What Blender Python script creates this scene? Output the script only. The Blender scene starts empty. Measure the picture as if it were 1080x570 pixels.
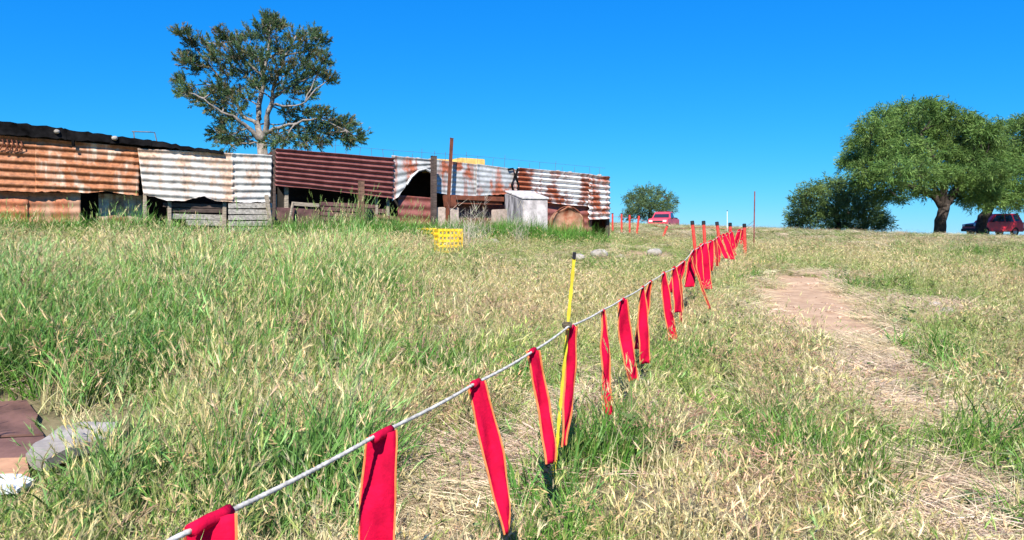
import bpy, bmesh, math, random
import numpy as np
from mathutils import Vector, Matrix

random.seed(7)
rng = np.random.default_rng(7)
scene = bpy.context.scene
COL = scene.collection

# ------------------------------------------------------------------ camera
F = 780.0                      # focal length in photograph pixels (1080 wide)
EYE = 1.55
PITCH = math.atan(35.0 / F)
cam_d = bpy.data.cameras.new("camera")
cam_d.sensor_width = 36.0
cam_d.lens = 36.0 * F / 1080.0
cam_d.clip_start = 0.05
cam_d.clip_end = 8000
cam = bpy.data.objects.new("camera", cam_d)
cam.location = (0, 0, EYE)
cam.rotation_euler = (math.pi / 2 - PITCH, 0, 0)
COL.objects.link(cam)
scene.camera = cam

# ------------------------------------------------------------------ world, sun, exposure
SUN_V = Vector((0.10, 1.0, -0.95)).normalized()      # direction the light travels
w = bpy.data.worlds.new("World")
scene.world = w
w.use_nodes = True
nt = w.node_tree
bg = nt.nodes["Background"]
sky = nt.nodes.new("ShaderNodeTexSky")
sky.sky_type = 'NISHITA'
sky.sun_disc = False
sky.sun_elevation = math.asin(-SUN_V.z)
sky.sun_rotation = math.atan2(-SUN_V.x, -SUN_V.y)
sky.altitude = 1500
sky.air_density = 1.0
sky.dust_density = 0.1
sky.ozone_density = 2.6
# deep, saturated blue of the photograph: a tone curve per channel over the whole sky
sep = nt.nodes.new("ShaderNodeSeparateColor"); com = nt.nodes.new("ShaderNodeCombineColor")
nt.links.new(sky.outputs[0], sep.inputs[0])


def sky_channel(k, gamma, gain):
    p = nt.nodes.new("ShaderNodeMath"); p.operation = 'POWER'; p.inputs[1].default_value = gamma
    m = nt.nodes.new("ShaderNodeMath"); m.operation = 'MULTIPLY'; m.inputs[1].default_value = gain
    nt.links.new(sep.outputs[k], p.inputs[0]); nt.links.new(p.outputs[0], m.inputs[0])
    return m.outputs[0]


sr, sg, sb = sky_channel(0, 1.9, .0245), sky_channel(1, .76, .735), sky_channel(2, .25, 3.55)
mn = nt.nodes.new("ShaderNodeMath"); mn.operation = 'MINIMUM'
nt.links.new(sr, mn.inputs[0]); nt.links.new(sg, mn.inputs[1])
nt.links.new(mn.outputs[0], com.inputs[0]); nt.links.new(sg, com.inputs[1]); nt.links.new(sb, com.inputs[2])
nt.links.new(com.outputs[0], bg.inputs["Color"])
bg.inputs["Strength"].default_value = 0.10
sun_d = bpy.data.lights.new("sun", 'SUN')
sun_d.energy = 5.0
sun_d.angle = math.radians(0.53)
sun_d.color = (1.0, 0.95, 0.87)
sun = bpy.data.objects.new("sun", sun_d)
sun.rotation_euler = SUN_V.to_track_quat('-Z', 'Y').to_euler()
sun.location = (-3, -12, 14)
COL.objects.link(sun)
scene.view_settings.view_transform = 'Standard'
scene.view_settings.look = 'None'
scene.view_settings.gamma = 1.0
scene.view_settings.exposure = 0.9
scene.view_settings.use_curve_mapping = False


# ------------------------------------------------------------------ numpy noise
def vnoise(x, y, seed=0):
    x = np.asarray(x, float); y = np.asarray(y, float)
    xi = np.floor(x).astype(np.int64); yi = np.floor(y).astype(np.int64)
    fx = x - xi; fy = y - yi
    fx = fx * fx * (3 - 2 * fx); fy = fy * fy * (3 - 2 * fy)

    def h(a, b):
        n = (a * 374761393 + b * 668265263 + seed * 974634777) & 0xffffffff
        n = ((n ^ (n >> 13)) * 1274126177) & 0xffffffff
        n = n ^ (n >> 16)
        return (n & 0xffff) / 65535.0
    return (h(xi, yi) * (1 - fx) + h(xi + 1, yi) * fx) * (1 - fy) + (h(xi, yi + 1) * (1 - fx) + h(xi + 1, yi + 1) * fx) * fy


def fbm(x, y, seed=0, octv=3):
    s = 0; a = 0.5; t = 0
    for o in range(octv):
        s = s + a * vnoise(np.asarray(x) * 2 ** o, np.asarray(y) * 2 ** o, seed + o * 17); t += a; a *= 0.5
    return s / t


def sstep(a, b, x):
    t = np.clip((np.asarray(x, float) - a) / (b - a), 0, 1)
    return t * t * (3 - 2 * t)


# ------------------------------------------------------------------ terrain height
def table(pts):
    d = np.arange(-100, 160, 0.1)
    xs, ys = zip(*pts)
    z = np.interp(d, xs, ys)
    k = np.exp(-0.5 * (np.arange(-30, 31) / 10.0) ** 2); k /= k.sum()
    zp = np.pad(z, 30, mode='edge')
    return d, np.convolve(zp, k, mode='valid')


RD, RZ = table([(-100, -4), (-20, -1.2), (0, 0.0), (2.5, .19), (4, .31), (7.75, .50), (12, .77), (18, 1.10), (25, 1.40), (35, 1.61), (75, 1.62), (110, 0.6), (160, -2)])
LD, LZ = table([(-100, -4), (-20, -1.1), (0, 0.03), (4, .40), (8, .86), (12, 1.20), (14, 1.32), (16.5, 1.34), (22, 1.46), (40, 1.70), (75, 1.80), (110, 0.6), (160, -2)])


def gz(x, y, bumps=True):
    x = np.asarray(x, float); y = np.asarray(y, float)
    r = np.interp(y, RD, RZ); l = np.interp(y, LD, LZ)
    xc = -3 + 0.3 * np.clip(y, 0, 40)
    s = sstep(-4, 4, x - xc)
    l = l + 0.055 * np.clip(-x - 5, 0, 12) * sstep(6, 14, y)
    z = l * (1 - s) + r * s
    z = z + 0.75 * sstep(26, 56, y) * (1 - sstep(8, 30, x)) * (1 - sstep(75, 110, y))
    z = z - 0.42 * sstep(15, 30, x) * sstep(24, 40, y) * (1 - sstep(48, 62, y))
    far = np.hypot(x, y)
    z = z - 0.02 * np.clip(far - 130, 0, None) * 0.6
    if bumps:
        z = z + (fbm(x * .55, y * .55, 3) - .5) * 0.16 * sstep(2, 6, far) + (fbm(x * 2.1, y * 2.1, 9) - .5) * 0.05
    return z


def g1(x, y):
    return float(gz(x, y))


cp, sp = math.cos(PITCH), math.sin(PITCH)


def ray(px, py):
    u = (px - 540) / F; v = (285 - py) / F
    return Vector((u, cp + v * sp, -sp + v * cp))


def P(px, py, d):
    """point seen at a photograph pixel at the distance d along y"""
    r = ray(px, py)
    return Vector((0, 0, EYE)) + r * (d / r.y)


def GP(px, py):
    r = ray(px, py); r = r / r.y
    d = np.arange(0.6, 120, 0.02)
    dz = EYE + r.z * d - gz(r.x * d, d)
    k = np.argmax(dz < 0)
    if not (dz < 0).any():
        k = len(d) - 1
    return Vector((r.x * d[k], d[k], float(gz(r.x * d[k], d[k]))))


# ------------------------------------------------------------------ materials
MATS = {}


def mat(name, color, rough=0.8, metal=0.0, var=0.25, scale=8.0, bump=0.0, col2=None, detail=6, coord='Object', spec=0.3, backlit=0.0, stretch=None):
    if name in MATS:
        return MATS[name]
    m = bpy.data.materials.new(name); m.use_nodes = True
    n = m.node_tree.nodes; L = m.node_tree.links
    b = n["Principled BSDF"]
    b.inputs["Roughness"].default_value = rough
    b.inputs["Metallic"].default_value = metal
    b.inputs["Specular IOR Level"].default_value = spec
    tc = n.new("ShaderNodeTexCoord"); src = tc.outputs[coord]
    if stretch:
        mp = n.new("ShaderNodeMapping"); mp.inputs["Scale"].default_value = stretch
        L.new(src, mp.inputs["Vector"]); src = mp.outputs[0]
    nz = n.new("ShaderNodeTexNoise"); nz.inputs["Scale"].default_value = scale; nz.inputs["Detail"].default_value = detail
    nz.inputs["Roughness"].default_value = 0.65
    L.new(src, nz.inputs["Vector"])
    rmp = n.new("ShaderNodeValToRGB")
    c = color
    c2 = col2 or tuple(max(0, x * (1 - var * 1.6)) for x in c)
    c1 = c if col2 else tuple(min(1, x * (1 + var)) for x in c)
    rmp.color_ramp.elements[0].position = 0.33; rmp.color_ramp.elements[0].color = (*c2, 1)
    rmp.color_ramp.elements[1].position = 0.66; rmp.color_ramp.elements[1].color = (*c1, 1)
    L.new(nz.outputs[0], rmp.inputs[0])
    L.new(rmp.outputs[0], b.inputs["Base Color"])
    if bump:
        bp = n.new("ShaderNodeBump"); bp.inputs["Strength"].default_value = bump; bp.inputs["Distance"].default_value = 0.02
        L.new(nz.outputs[0], bp.inputs["Height"]); L.new(bp.outputs[0], b.inputs["Normal"])
    if backlit:
        tr = n.new("ShaderNodeBsdfTranslucent"); mx = n.new("ShaderNodeMixShader"); mx.inputs[0].default_value = backlit
        L.new(rmp.outputs[0], tr.inputs[0]); L.new(b.outputs[0], mx.inputs[1]); L.new(tr.outputs[0], mx.inputs[2])
        L.new(mx.outputs[0], n["Material Output"].inputs["Surface"])
    MATS[name] = m
    return m


def sheet_mat(name, base, rust=(0.30, 0.085, 0.03), amount=0.4, pale=None, seed=0.0, rough=0.6, metal=0.1, dark=(0.05, 0.03, 0.022)):
    """weathered corrugated iron: paint or zinc, rust blooms, streaks that cross the sheet, dark grime"""
    if name in MATS:
        return MATS[name]
    m = bpy.data.materials.new(name); m.use_nodes = True
    n = m.node_tree.nodes; L = m.node_tree.links
    b = n["Principled BSDF"]
    b.inputs["Roughness"].default_value = rough; b.inputs["Metallic"].default_value = metal
    uv = n.new("ShaderNodeUVMap"); uv.uv_map = "UVMap"

    def noise(sc, loc, s, det=6):
        mp = n.new("ShaderNodeMapping"); mp.inputs["Scale"].default_value = s; mp.inputs["Location"].default_value = (loc + seed * 3.7, loc * 1.3 + seed, seed)
        L.new(uv.outputs[0], mp.inputs[0])
        t = n.new("ShaderNodeTexNoise"); t.inputs["Scale"].default_value = sc; t.inputs["Detail"].default_value = det; t.inputs["Roughness"].default_value = .62
        L.new(mp.outputs[0], t.inputs["Vector"])
        return t.outputs[0]

    def ramp(src, p0, p1, c0=(0, 0, 0), c1=(1, 1, 1)):
        r = n.new("ShaderNodeValToRGB"); r.color_ramp.elements[0].position = p0; r.color_ramp.elements[1].position = p1
        r.color_ramp.elements[0].color = (*c0, 1); r.color_ramp.elements[1].color = (*c1, 1)
        L.new(src, r.inputs[0]); return r.outputs[0]

    def mix(fac, a, bb):
        x = n.new("ShaderNodeMix"); x.data_type = 'RGBA'
        L.new(fac, x.inputs["Factor"])
        for s_, v_ in ((x.inputs["A"], a), (x.inputs["B"], bb)):
            if isinstance(v_, tuple): s_.default_value = (*v_, 1)
            else: L.new(v_, s_)
        return x.outputs["Result"]
    pale = pale or tuple(min(1, c * 1.35 + .03) for c in base)
    basec = ramp(noise(5, 1.0, (1, 1.2, 1)), .35, .65, tuple(c * .82 for c in base), pale)
    rustc = ramp(noise(14, 5.0, (1, 1, 1)), .3, .7, tuple(c * .55 for c in rust), tuple(min(1, c * 1.5) for c in rust))
    t = 0.72 - amount * 0.45
    blot = ramp(noise(1.7, 9.0, (1.0, .7, 1), 8), t, t + .09)
    c = mix(blot, basec, rustc)
    st = ramp(noise(2.6, 15.0, (2.4, .25, 1), 5), t + .02, t + .13)
    mm = n.new("ShaderNodeMath"); mm.operation = 'MULTIPLY'; mm.inputs[1].default_value = .75; L.new(st, mm.inputs[0])
    c = mix(mm.outputs[0], c, rustc)
    gr = ramp(noise(7, 23.0, (.8, 1.6, 1), 8), .62, .74)
    mm2 = n.new("ShaderNodeMath"); mm2.operation = 'MULTIPLY'; mm2.inputs[1].default_value = .6; L.new(gr, mm2.inputs[0])
    c = mix(mm2.outputs[0], c, dark)
    L.new(c, b.inputs["Base Color"])
    bp = n.new("ShaderNodeBump"); bp.inputs["Strength"].default_value = .25; bp.inputs["Distance"].default_value = .01
    L.new(noise(20, 2.0, (1, 1, 1)), bp.inputs["Height"]); L.new(bp.outputs[0], b.inputs["Normal"])
    MATS[name] = m
    return m


def leaf_mat(name, attr, trans=0.35, rough=0.55, instancer=False, gain=1.0):
    m = bpy.data.materials.new(name); m.use_nodes = True
    n = m.node_tree.nodes; L = m.node_tree.links
    b = n["Principled BSDF"]; b.inputs["Roughness"].default_value = rough; b.inputs["Specular IOR Level"].default_value = .25
    a = n.new("ShaderNodeAttribute"); a.attribute_name = attr
    if instancer:
        a.attribute_type = 'INSTANCER'
        v = n.new("ShaderNodeAttribute"); v.attribute_name = "shade"
        mu = n.new("ShaderNodeMix"); mu.data_type = 'RGBA'; mu.blend_type = 'MULTIPLY'; mu.inputs["Factor"].default_value = 1
        L.new(a.outputs["Color"], mu.inputs["A"]); L.new(v.outputs["Color"], mu.inputs["B"])
        src = mu.outputs["Result"]
    else:
        src = a.outputs["Color"]
    L.new(src, b.inputs["Base Color"])
    tr = n.new("ShaderNodeBsdfTranslucent"); L.new(src, tr.inputs[0])
    mx = n.new("ShaderNodeMixShader"); mx.inputs[0].default_value = trans
    L.new(b.outputs[0], mx.inputs[1]); L.new(tr.outputs[0], mx.inputs[2])
    L.new(mx.outputs[0], n["Material Output"].inputs["Surface"])
    return m


# ------------------------------------------------------------------ object helpers
def link(name, me, m=None, parent=None):
    o = bpy.data.objects.new(name, me)
    COL.objects.link(o)
    if m is not None and me is not None:
        me.materials.clear(); me.materials.append(m)
    if parent is not None:
        o.parent = parent
        o.matrix_parent_inverse = parent.matrix_basis.inverted()
    return o


def empty(name, loc):
    o = bpy.data.objects.new(name, None)
    o.empty_display_size = 0.2
    o.location = loc
    COL.objects.link(o)
    return o


def tag(o, label, cat, group=None, kind=None):
    o["label"] = label; o["category"] = cat
    if group: o["group"] = group
    if kind: o["kind"] = kind
    return o


def bm_obj(name, bm, m, parent=None, smooth=False):
    me = bpy.data.meshes.new(name)
    bmesh.ops.recalc_face_normals(bm, faces=bm.faces)
    bm.to_mesh(me); bm.free()
    if smooth:
        for p in me.polygons: p.use_smooth = True
    return link(name, me, m, parent)


def np_mesh(name, verts, quads=None, tris=None, colors=None, attr="tint", smooth=False):
    me = bpy.data.meshes.new(name)
    verts = np.asarray(verts, np.float32)
    faces = []; tot = []
    if quads is not None and len(quads):
        faces.append(np.asarray(quads, np.int32).ravel()); tot.append(np.full(len(quads), 4, np.int32))
    if tris is not None and len(tris):
        faces.append(np.asarray(tris, np.int32).ravel()); tot.append(np.full(len(tris), 3, np.int32))
    li = np.concatenate(faces); tt = np.concatenate(tot)
    me.vertices.add(len(verts)); me.vertices.foreach_set("co", verts.ravel())
    me.loops.add(len(li)); me.loops.foreach_set("vertex_index", li)
    me.polygons.add(len(tt))
    st = np.concatenate([[0], np.cumsum(tt)[:-1]]).astype(np.int32)
    me.polygons.foreach_set("loop_start", st)
    me.update(calc_edges=True)
    if colors is not None:
        ca = me.color_attributes.new(attr, 'FLOAT_COLOR', 'POINT')
        c4 = np.ones((len(verts), 4), np.float32); c4[:, :3] = colors
        ca.data.foreach_set("color", c4.ravel())
    if smooth:
        me.polygons.foreach_set("use_smooth", np.ones(len(tt), bool))
    me.validate()
    return me


def add_box(bm, c, size, rot=None, bevel=0.0, jitter=0.0):
    """box by centre and size, optional rotation matrix (3x3)"""
    vs = []
    R = rot if rot is not None else Matrix.Identity(3)
    ret = bmesh.ops.create_cube(bm, size=1.0)
    for v in ret['verts']:
        p = Vector((v.co.x * size[0], v.co.y * size[1], v.co.z * size[2]))
        if jitter: p += Vector([random.uniform(-jitter, jitter) for _ in range(3)])
        v.co = R @ p + Vector(c); vs.append(v)
    if bevel:
        es = {e for v in vs for e in v.link_edges}
        bmesh.ops.bevel(bm, geom=list(es), offset=bevel, segments=2, affect='EDGES')
    return vs


def tube(bm, pts, radii, seg=8, cap=True, wob=0.0):
    pts = [Vector(p) for p in pts]
    if not hasattr(radii, '__len__'): radii = [radii] * len(pts)
    rings = []
    t0 = (pts[1] - pts[0]).normalized()
    ref = Vector((0, 0, 1)) if abs(t0.z) < .9 else Vector((1, 0, 0))
    for i, p in enumerate(pts):
        t = (pts[min(i + 1, len(pts) - 1)] - pts[max(i - 1, 0)]).normalized()
        a = t.cross(ref)
        if a.length < 1e-4: a = t.cross(Vector((0, 1, 0)))
        a.normalize(); b = t.cross(a).normalized()
        ring = []
        for k in range(seg):
            th = 2 * math.pi * k / seg
            r = radii[i] * (1 + random.uniform(-wob, wob))
            ring.append(bm.verts.new(p + a * math.cos(th) * r + b * math.sin(th) * r))
        rings.append(ring)
    for i in range(len(rings) - 1):
        for k in range(seg):
            bm.faces.new((rings[i][k], rings[i][(k + 1) % seg], rings[i + 1][(k + 1) % seg], rings[i + 1][k]))
    if cap:
        bm.faces.new(rings[0][::-1]); bm.faces.new(rings[-1])
    return rings


def beam(bm, a, b, wdt, dep, up=Vector((0, 0, 1)), bevel=0.004, jitter=0.0):
    """square timber from a to b"""
    a = Vector(a); b = Vector(b); t = (b - a); Ln = t.length; t.normalize()
    s = t.cross(up)
    if s.length < 1e-3: s = t.cross(Vector((0, 1, 0)))
    s.normalize(); u = s.cross(t).normalized()
    R = Matrix((s, u, t)).transposed()
    return add_box(bm, (a + b) / 2, (wdt, dep, Ln), R, bevel, jitter)


# ------------------------------------------------------------------ ground masks (in plan)
def poly_dist(x, y, poly):
    """signed distance to a polygon, positive inside"""
    x = np.asarray(x, float); y = np.asarray(y, float)
    inside = np.zeros(x.shape, bool); dmin = np.full(x.shape, 1e9)
    n = len(poly)
    for i in range(n):
        x0, y0 = poly[i]; x1, y1 = poly[(i + 1) % n]
        c = ((y0 > y) != (y1 > y)) & (x < (x1 - x0) * (y - y0) / (y1 - y0 + 1e-12) + x0)
        inside ^= c
        dx, dy = x1 - x0, y1 - y0
        t = np.clip(((x - x0) * dx + (y - y0) * dy) / (dx * dx + dy * dy + 1e-12), 0, 1)
        dmin = np.minimum(dmin, np.hypot(x - x0 - t * dx, y - y0 - t * dy))
    return np.where(inside, dmin, -dmin)


def line_dist(x, y, pl):
    dmin = np.full(np.shape(x), 1e9)
    for i in range(len(pl) - 1):
        x0, y0 = pl[i]; x1, y1 = pl[i + 1]
        dx, dy = x1 - x0, y1 - y0
        t = np.clip(((x - x0) * dx + (y - y0) * dy) / (dx * dx + dy * dy + 1e-12), 0, 1)
        dmin = np.minimum(dmin, np.hypot(x - x0 - t * dx, y - y0 - t * dy))
    return dmin


def gp2(px, py):
    p = GP(px, py); return (p.x, p.y)


PATCH = [gp2(*q) for q in [(795, 304), (822, 292), (868, 291), (905, 308), (926, 332), (924, 350), (880, 356), (834, 345), (794, 330)]]
PATCH2 = [gp2(*q) for q in [(955, 318), (1000, 318), (1015, 336), (965, 340)]]
PATHL = [gp2(*q) for q in [(900, 352), (915, 400), (950, 450), (985, 505), (1020, 569)]]
DIRT = [gp2(*q) for q in [(540, 277), (590, 280), (640, 275), (695, 268)]]
TRAMP = [gp2(*q) for q in [(430, 568), (500, 505), (560, 470), (610, 430), (660, 392)]]


def bare_mask(x, y):
    n = (fbm(x * 1.3, y * 1.3, 41) - .5)
    a = sstep(-.12, .22, poly_dist(x, y, PATCH) + n * 1.1)
    b = sstep(-.2, .2, .50 - line_dist(x, y, DIRT) + n * 1.4) * .92
    return np.clip(np.maximum(a, b), 0, 1)


def path_mask(x, y):
    n = (fbm(x * .9, y * .9, 51) - .5)
    a = sstep(-.15, .3, .36 - line_dist(x, y, PATHL) + n * 1.1)
    c = sstep(-.15, .3, .40 - line_dist(x, y, TRAMP) + n * 1.3) * .82
    d = sstep(-.3, .3, poly_dist(x, y, PATCH) + .22 + n) * .6
    e = sstep(-.2, .2, poly_dist(x, y, PATCH2) + n * .5) * .8
    return np.clip(np.maximum.reduce([a, c, d, e]), 0, 1)


# ------------------------------------------------------------------ ground sheet
def build_ground():
    rr = np.concatenate([np.linspace(0.02, .6, 6), .6 * (70 / .6) ** np.linspace(0, 1, 380)[1:], 70 * (4000 / 70) ** np.linspace(0, 1, 60)[1:]])
    th = np.radians(np.concatenate([np.linspace(-52, 52, 420), np.linspace(52, 308, 80)[1:-1]]))
    R, T = np.meshgrid(rr, th, indexing='ij')
    x = R * np.sin(T); y = R * np.cos(T)
    z = gz(x, y)
    b = bare_mask(x, y); p = path_mask(x, y)
    z = z - .03 * b
    nr, na = x.shape
    i = np.arange(nr - 1)[:, None] * na; j = np.arange(na)[None, :]; j2 = (j + 1) % na
    q = np.stack([i + j, i + na + j, i + na + j2, i + j2], -1).reshape(-1, 4)[:, ::-1]
    me = np_mesh("ground", np.stack([x, y, z], -1).reshape(-1, 3), quads=q, colors=np.stack([b, p, 0 * b], -1).reshape(-1, 3), attr="mask", smooth=True)
    m = bpy.data.materials.new("soil"); m.use_nodes = True
    n = m.node_tree.nodes; L = m.node_tree.links; bs = n["Principled BSDF"]; bs.inputs["Roughness"].default_value = .95
    bs.inputs["Specular IOR Level"].default_value = .1
    tc = n.new("ShaderNodeTexCoord")
    at = n.new("ShaderNodeAttribute"); at.attribute_name = "mask"
    sx = n.new("ShaderNodeSeparateColor"); L.new(at.outputs["Color"], sx.inputs[0])

    def nzr(sc, det, cols, pos=(.35, .65)):
        t = n.new("ShaderNodeTexNoise"); t.inputs["Scale"].default_value = sc; t.inputs["Detail"].default_value = det; t.inputs["Roughness"].default_value = .7
        L.new(tc.outputs["Object"], t.inputs["Vector"])
        r = n.new("ShaderNodeValToRGB"); r.color_ramp.elements[0].position = pos[0]; r.color_ramp.elements[1].position = pos[1]
        r.color_ramp.elements[0].color = (*cols[0], 1); r.color_ramp.elements[1].color = (*cols[1], 1)
        L.new(t.outputs[0], r.inputs[0]); return r.outputs[0], t.outputs[0]
    turf, tn = nzr(6, 10, ((.10, .085, .045), (.24, .20, .11)))
    soil, sn = nzr(4.5, 12, ((.32, .205, .125), (.47, .325, .205)))
    thatch, hn = nzr(26, 8, ((.22, .16, .09), (.42, .33, .20)))
    m1 = n.new("ShaderNodeMix"); m1.data_type = 'RGBA'; L.new(sx.outputs[1], m1.inputs["Factor"]); L.new(turf, m1.inputs["A"]); L.new(thatch, m1.inputs["B"])
    m2 = n.new("ShaderNodeMix"); m2.data_type = 'RGBA'; L.new(sx.outputs[0], m2.inputs["Factor"]); L.new(m1.outputs["Result"], m2.inputs["A"]); L.new(soil, m2.inputs["B"])
    L.new(m2.outputs["Result"], bs.inputs["Base Color"])
    bp = n.new("ShaderNodeBump"); bp.inputs["Strength"].default_value = .7; bp.inputs["Distance"].default_value = .03
    L.new(sn, bp.inputs["Height"]); L.new(bp.outputs[0], bs.inputs["Normal"])
    o = link("ground", me, m)
    tag(o, "sloping field of dry soil with a bare reddish patch under the grass", "ground", kind="structure")


build_ground()

# ------------------------------------------------------------------ the tin shacks
WA = Vector((-9.7, 14.0)); WB = Vector((2.8, 22.0))
WT = (WB - WA).normalized(); WN = Vector((WT.y, -WT.x))        # WN points to the camera side


def W(px, py, off=0.0):
    r = ray(px, py)
    q = WA + WN * off
    # r*t in plan lies on q + s*WT
    t = (q.dot(WN)) / (r.x * WN.x + r.y * WN.y)
    return Vector((0, 0, EYE)) + r * t


WN3 = Vector((WN.x, WN.y, 0)); WT3 = Vector((WT.x, WT.y, 0))


def lerp_poly(pl, u):
    xs = [p[0] for p in pl]
    x = xs[0] + (xs[-1] - xs[0]) * u
    for i in range(len(pl) - 1):
        if x <= pl[i + 1][0] or i == len(pl) - 2:
            f = (x - pl[i][0]) / (pl[i + 1][0] - pl[i][0] + 1e-9)
            return x, pl[i][1] + (pl[i + 1][1] - pl[i][1]) * f


def sheet(name, parent, m, top, bot, ncorr, off=0.0, amp=0.018, nu=36, per=8, bend=0.008, jag=0.0, tilt=0.0, seed=0, vertical=False):
    """corrugated sheet on the wall plane; top and bot are pixel polylines, ridges run along its length"""
    nv = max(2, int(ncorr * per))
    V = []; UV = []
    # ridges follow a straight reference line; the real lower edge only cuts them off
    x0b, y0b = bot[0]; x1b, y1b = bot[-1]
    drop = max(0.0, max(yy - (y0b + (y1b - y0b) * (xx - x0b) / (x1b - x0b)) for xx, yy in bot))
    for i in range(nu + 1):
        u = i / nu
        xt, yt = lerp_poly(top, u); xb, yb = lerp_poly(bot, u)
        yr = y0b + (y1b - y0b) * u + drop
        A = W(xt, yt, off); B = W(xb, yr, off)
        vb = (yb - yt) / (yr - yt)
        if jag:
            st = math.floor(u * 17 + seed * .37)
            vb -= jag * (.55 * float(vnoise(st * 1.0 + .5, seed * 3.1, seed)) + .5 * float(vnoise(u * 31, seed * 1.7, seed)) * (float(vnoise(u * 5, 2.2, seed)) > .5))
        for j in range(nv + 1):
            v = j / nv
            vv = min(v, vb)
            p = A.lerp(B, vv)
            v = vv; ph = v * ncorr
            cw = math.cos(2 * math.pi * ph); dn = amp * math.copysign(abs(cw) ** .8, cw)
            dn += bend * (float(fbm(u * 3.1 + seed * 5, v * 1.6 + seed, 5)) - .5) * 2
            dn += tilt * (v - .5)
            # dents near the rims
            dn += .05 * max(0, float(vnoise(u * 9 + seed, v * 3, 77 + seed)) - .72) * 3 * (1 if v > .8 or u < .08 or u > .92 else .25)
            p = p + WN3 * dn
            p.z += (float(vnoise(u * 6 + 3.3 * seed, v * 2, 8)) - .5) * .008
            V.append(p); UV.append(((A - W(top[0][0], top[0][1], off)).length + seed * 2.3, (p - A).length + seed))
    me = bpy.data.meshes.new(name)
    fs = []
    for i in range(nu):
        for j in range(nv):
            a = i * (nv + 1) + j
            fs.append((a, a + 1, a + nv + 2, a + nv + 1))
    me.from_pydata([tuple(p) for p in V], [], fs)
    ul = me.uv_layers.new(name="UVMap")
    for lp in me.loops:
        ul.data[lp.index].uv = UV[lp.vertex_index]
    for p in me.polygons: p.use_smooth = True
    o = link(name, me, m, parent)
    md = o.modifiers.new("thickness", 'SOLIDIFY'); md.thickness = .004
    return o


M_wood = mat("weathered_wood", (.30, .25, .19), .9, 0, .35, 6, .4, stretch=(1, 1, 9))
M_greywood = mat("grey_wood", (.34, .31, .27), .9, 0, .35, 5, .4, stretch=(1, 6, 6))
M_darkwood = mat("dark_wood", (.085, .06, .05), .9, 0, .35, 6, .4, stretch=(1, 1, 6))
M_brownwood = mat("brown_wood", (.16, .09, .06), .9, 0, .35, 6, .4, stretch=(1, 1, 6))
M_dark = mat("tarred_felt", (.009, .0085, .009), 1.0, 0, .5, 4, .5, spec=.03)
M_rust = mat("rust", (.20, .062, .03), .9, .1, .5, 7, .5, col2=(.09, .032, .02))
M_maroonboard = mat("maroon_board", (.125, .062, .058), .85, 0, .3, 5, .3)
M_wire = mat("fence_wire", (.20, .19, .18), .6, .6, .2, 20)
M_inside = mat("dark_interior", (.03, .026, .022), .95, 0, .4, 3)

SH_rust1 = sheet_mat("sheet_rusty_tan", (.52, .42, .32), amount=.74, seed=1.3, rust=(.33, .125, .05))
SH_rust2 = sheet_mat("sheet_rusty_orange", (.48, .37, .26), amount=.8, seed=4.1, rust=(.31, .12, .05))
SH_rust3 = sheet_mat("sheet_rusty_brown", (.42, .34, .26), amount=.55, seed=7.7, rust=(.26, .10, .045))
SH_white = sheet_mat("sheet_whitewashed", (.47, .42, .37), pale=(.60, .57, .53), amount=.5, seed=2.2, rust=(.46, .31, .22), metal=0)
SH_white2 = sheet_mat("sheet_bluish_white", (.46, .44, .41), pale=(.58, .56, .53), amount=.42, seed=12.2, rust=(.38, .27, .2), metal=0)
SH_maroon = sheet_mat("sheet_maroon", (.165, .05, .045), pale=(.23, .085, .075), amount=.12, seed=3.4, rust=(.2, .06, .04), metal=0, rough=.5)
SH_grey = sheet_mat("sheet_grey", (.30, .31, .31), pale=(.44, .45, .45), amount=.45, seed=5.9, rust=(.30, .085, .04))
SH_strip = sheet_mat("sheet_white_rust", (.62, .60, .58), pale=(.74, .73, .71), amount=.55, seed=8.3, rust=(.29, .085, .04))
SH_low = sheet_mat("sheet_low_orange", (.42, .21, .12), pale=(.52, .30, .19), amount=.6, seed=9.2, rust=(.40, .13, .055))
SH_black = sheet_mat("sheet_black_roof", (.025, .024, .026), pale=(.05, .05, .055), amount=.1, seed=6.1, rust=(.05, .03, .02))
SH_redlow = sheet_mat("sheet_low_red", (.20, .055, .045), pale=(.28, .10, .085), amount=.4, seed=6.6, rust=(.22, .06, .035))

base1 = W(110, 245)
shack = empty("tin_shack", (base1.x, base1.y, g1(base1.x, base1.y)))
tag(shack, "low tin shack at far left with rusty tan and whitewashed corrugated walls and black roof", "shack")
sheet("wall_sheet", shack, SH_rust2, [(-70, 137), (40, 146.5)], [(-70, 199), (40, 204)], 7, .045, amp=.023, nu=60, seed=2, jag=.03)
sheet("wall_sheet", shack, SH_rust1, [(37, 146), (148, 156)], [(37, 203.5), (96, 204), (112, 202), (146, 208)], 7, .053, amp=.023, nu=60, seed=3, jag=.05, bend=.014)
sheet("wall_sheet", shack, SH_white, [(145, 157), (246, 162)], [(152, 207), (164, 209), (176, 213), (196, 213), (206, 210), (216, 209), (228, 213), (246, 214)], 7, .10, amp=.021, nu=70, seed=5, jag=.05, bend=.014)
sheet("wall_sheet", shack, SH_white2, [(244, 161.8), (287, 164)], [(244, 214), (262, 215), (285, 213)], 7, .094, amp=.021, nu=40, seed=35, jag=.04, bend=.012)
sheet("lower_sheet", shack, SH_low, [(-70, 199), (30, 203)], [(-70, 256), (30, 256)], 5, -.06, seed=6, jag=.02, amp=.012)
sheet("lower_sheet", shack, SH_low, [(28, 203), (85, 203)], [(28, 256), (85, 256)], 5, -.08, seed=7, jag=.02, amp=.012)
sheet("lower_sheet", shack, SH_rust3, [(104, 204), (150, 206)], [(104, 257), (150, 257)], 4, -.35, seed=8, amp=.012)


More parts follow.
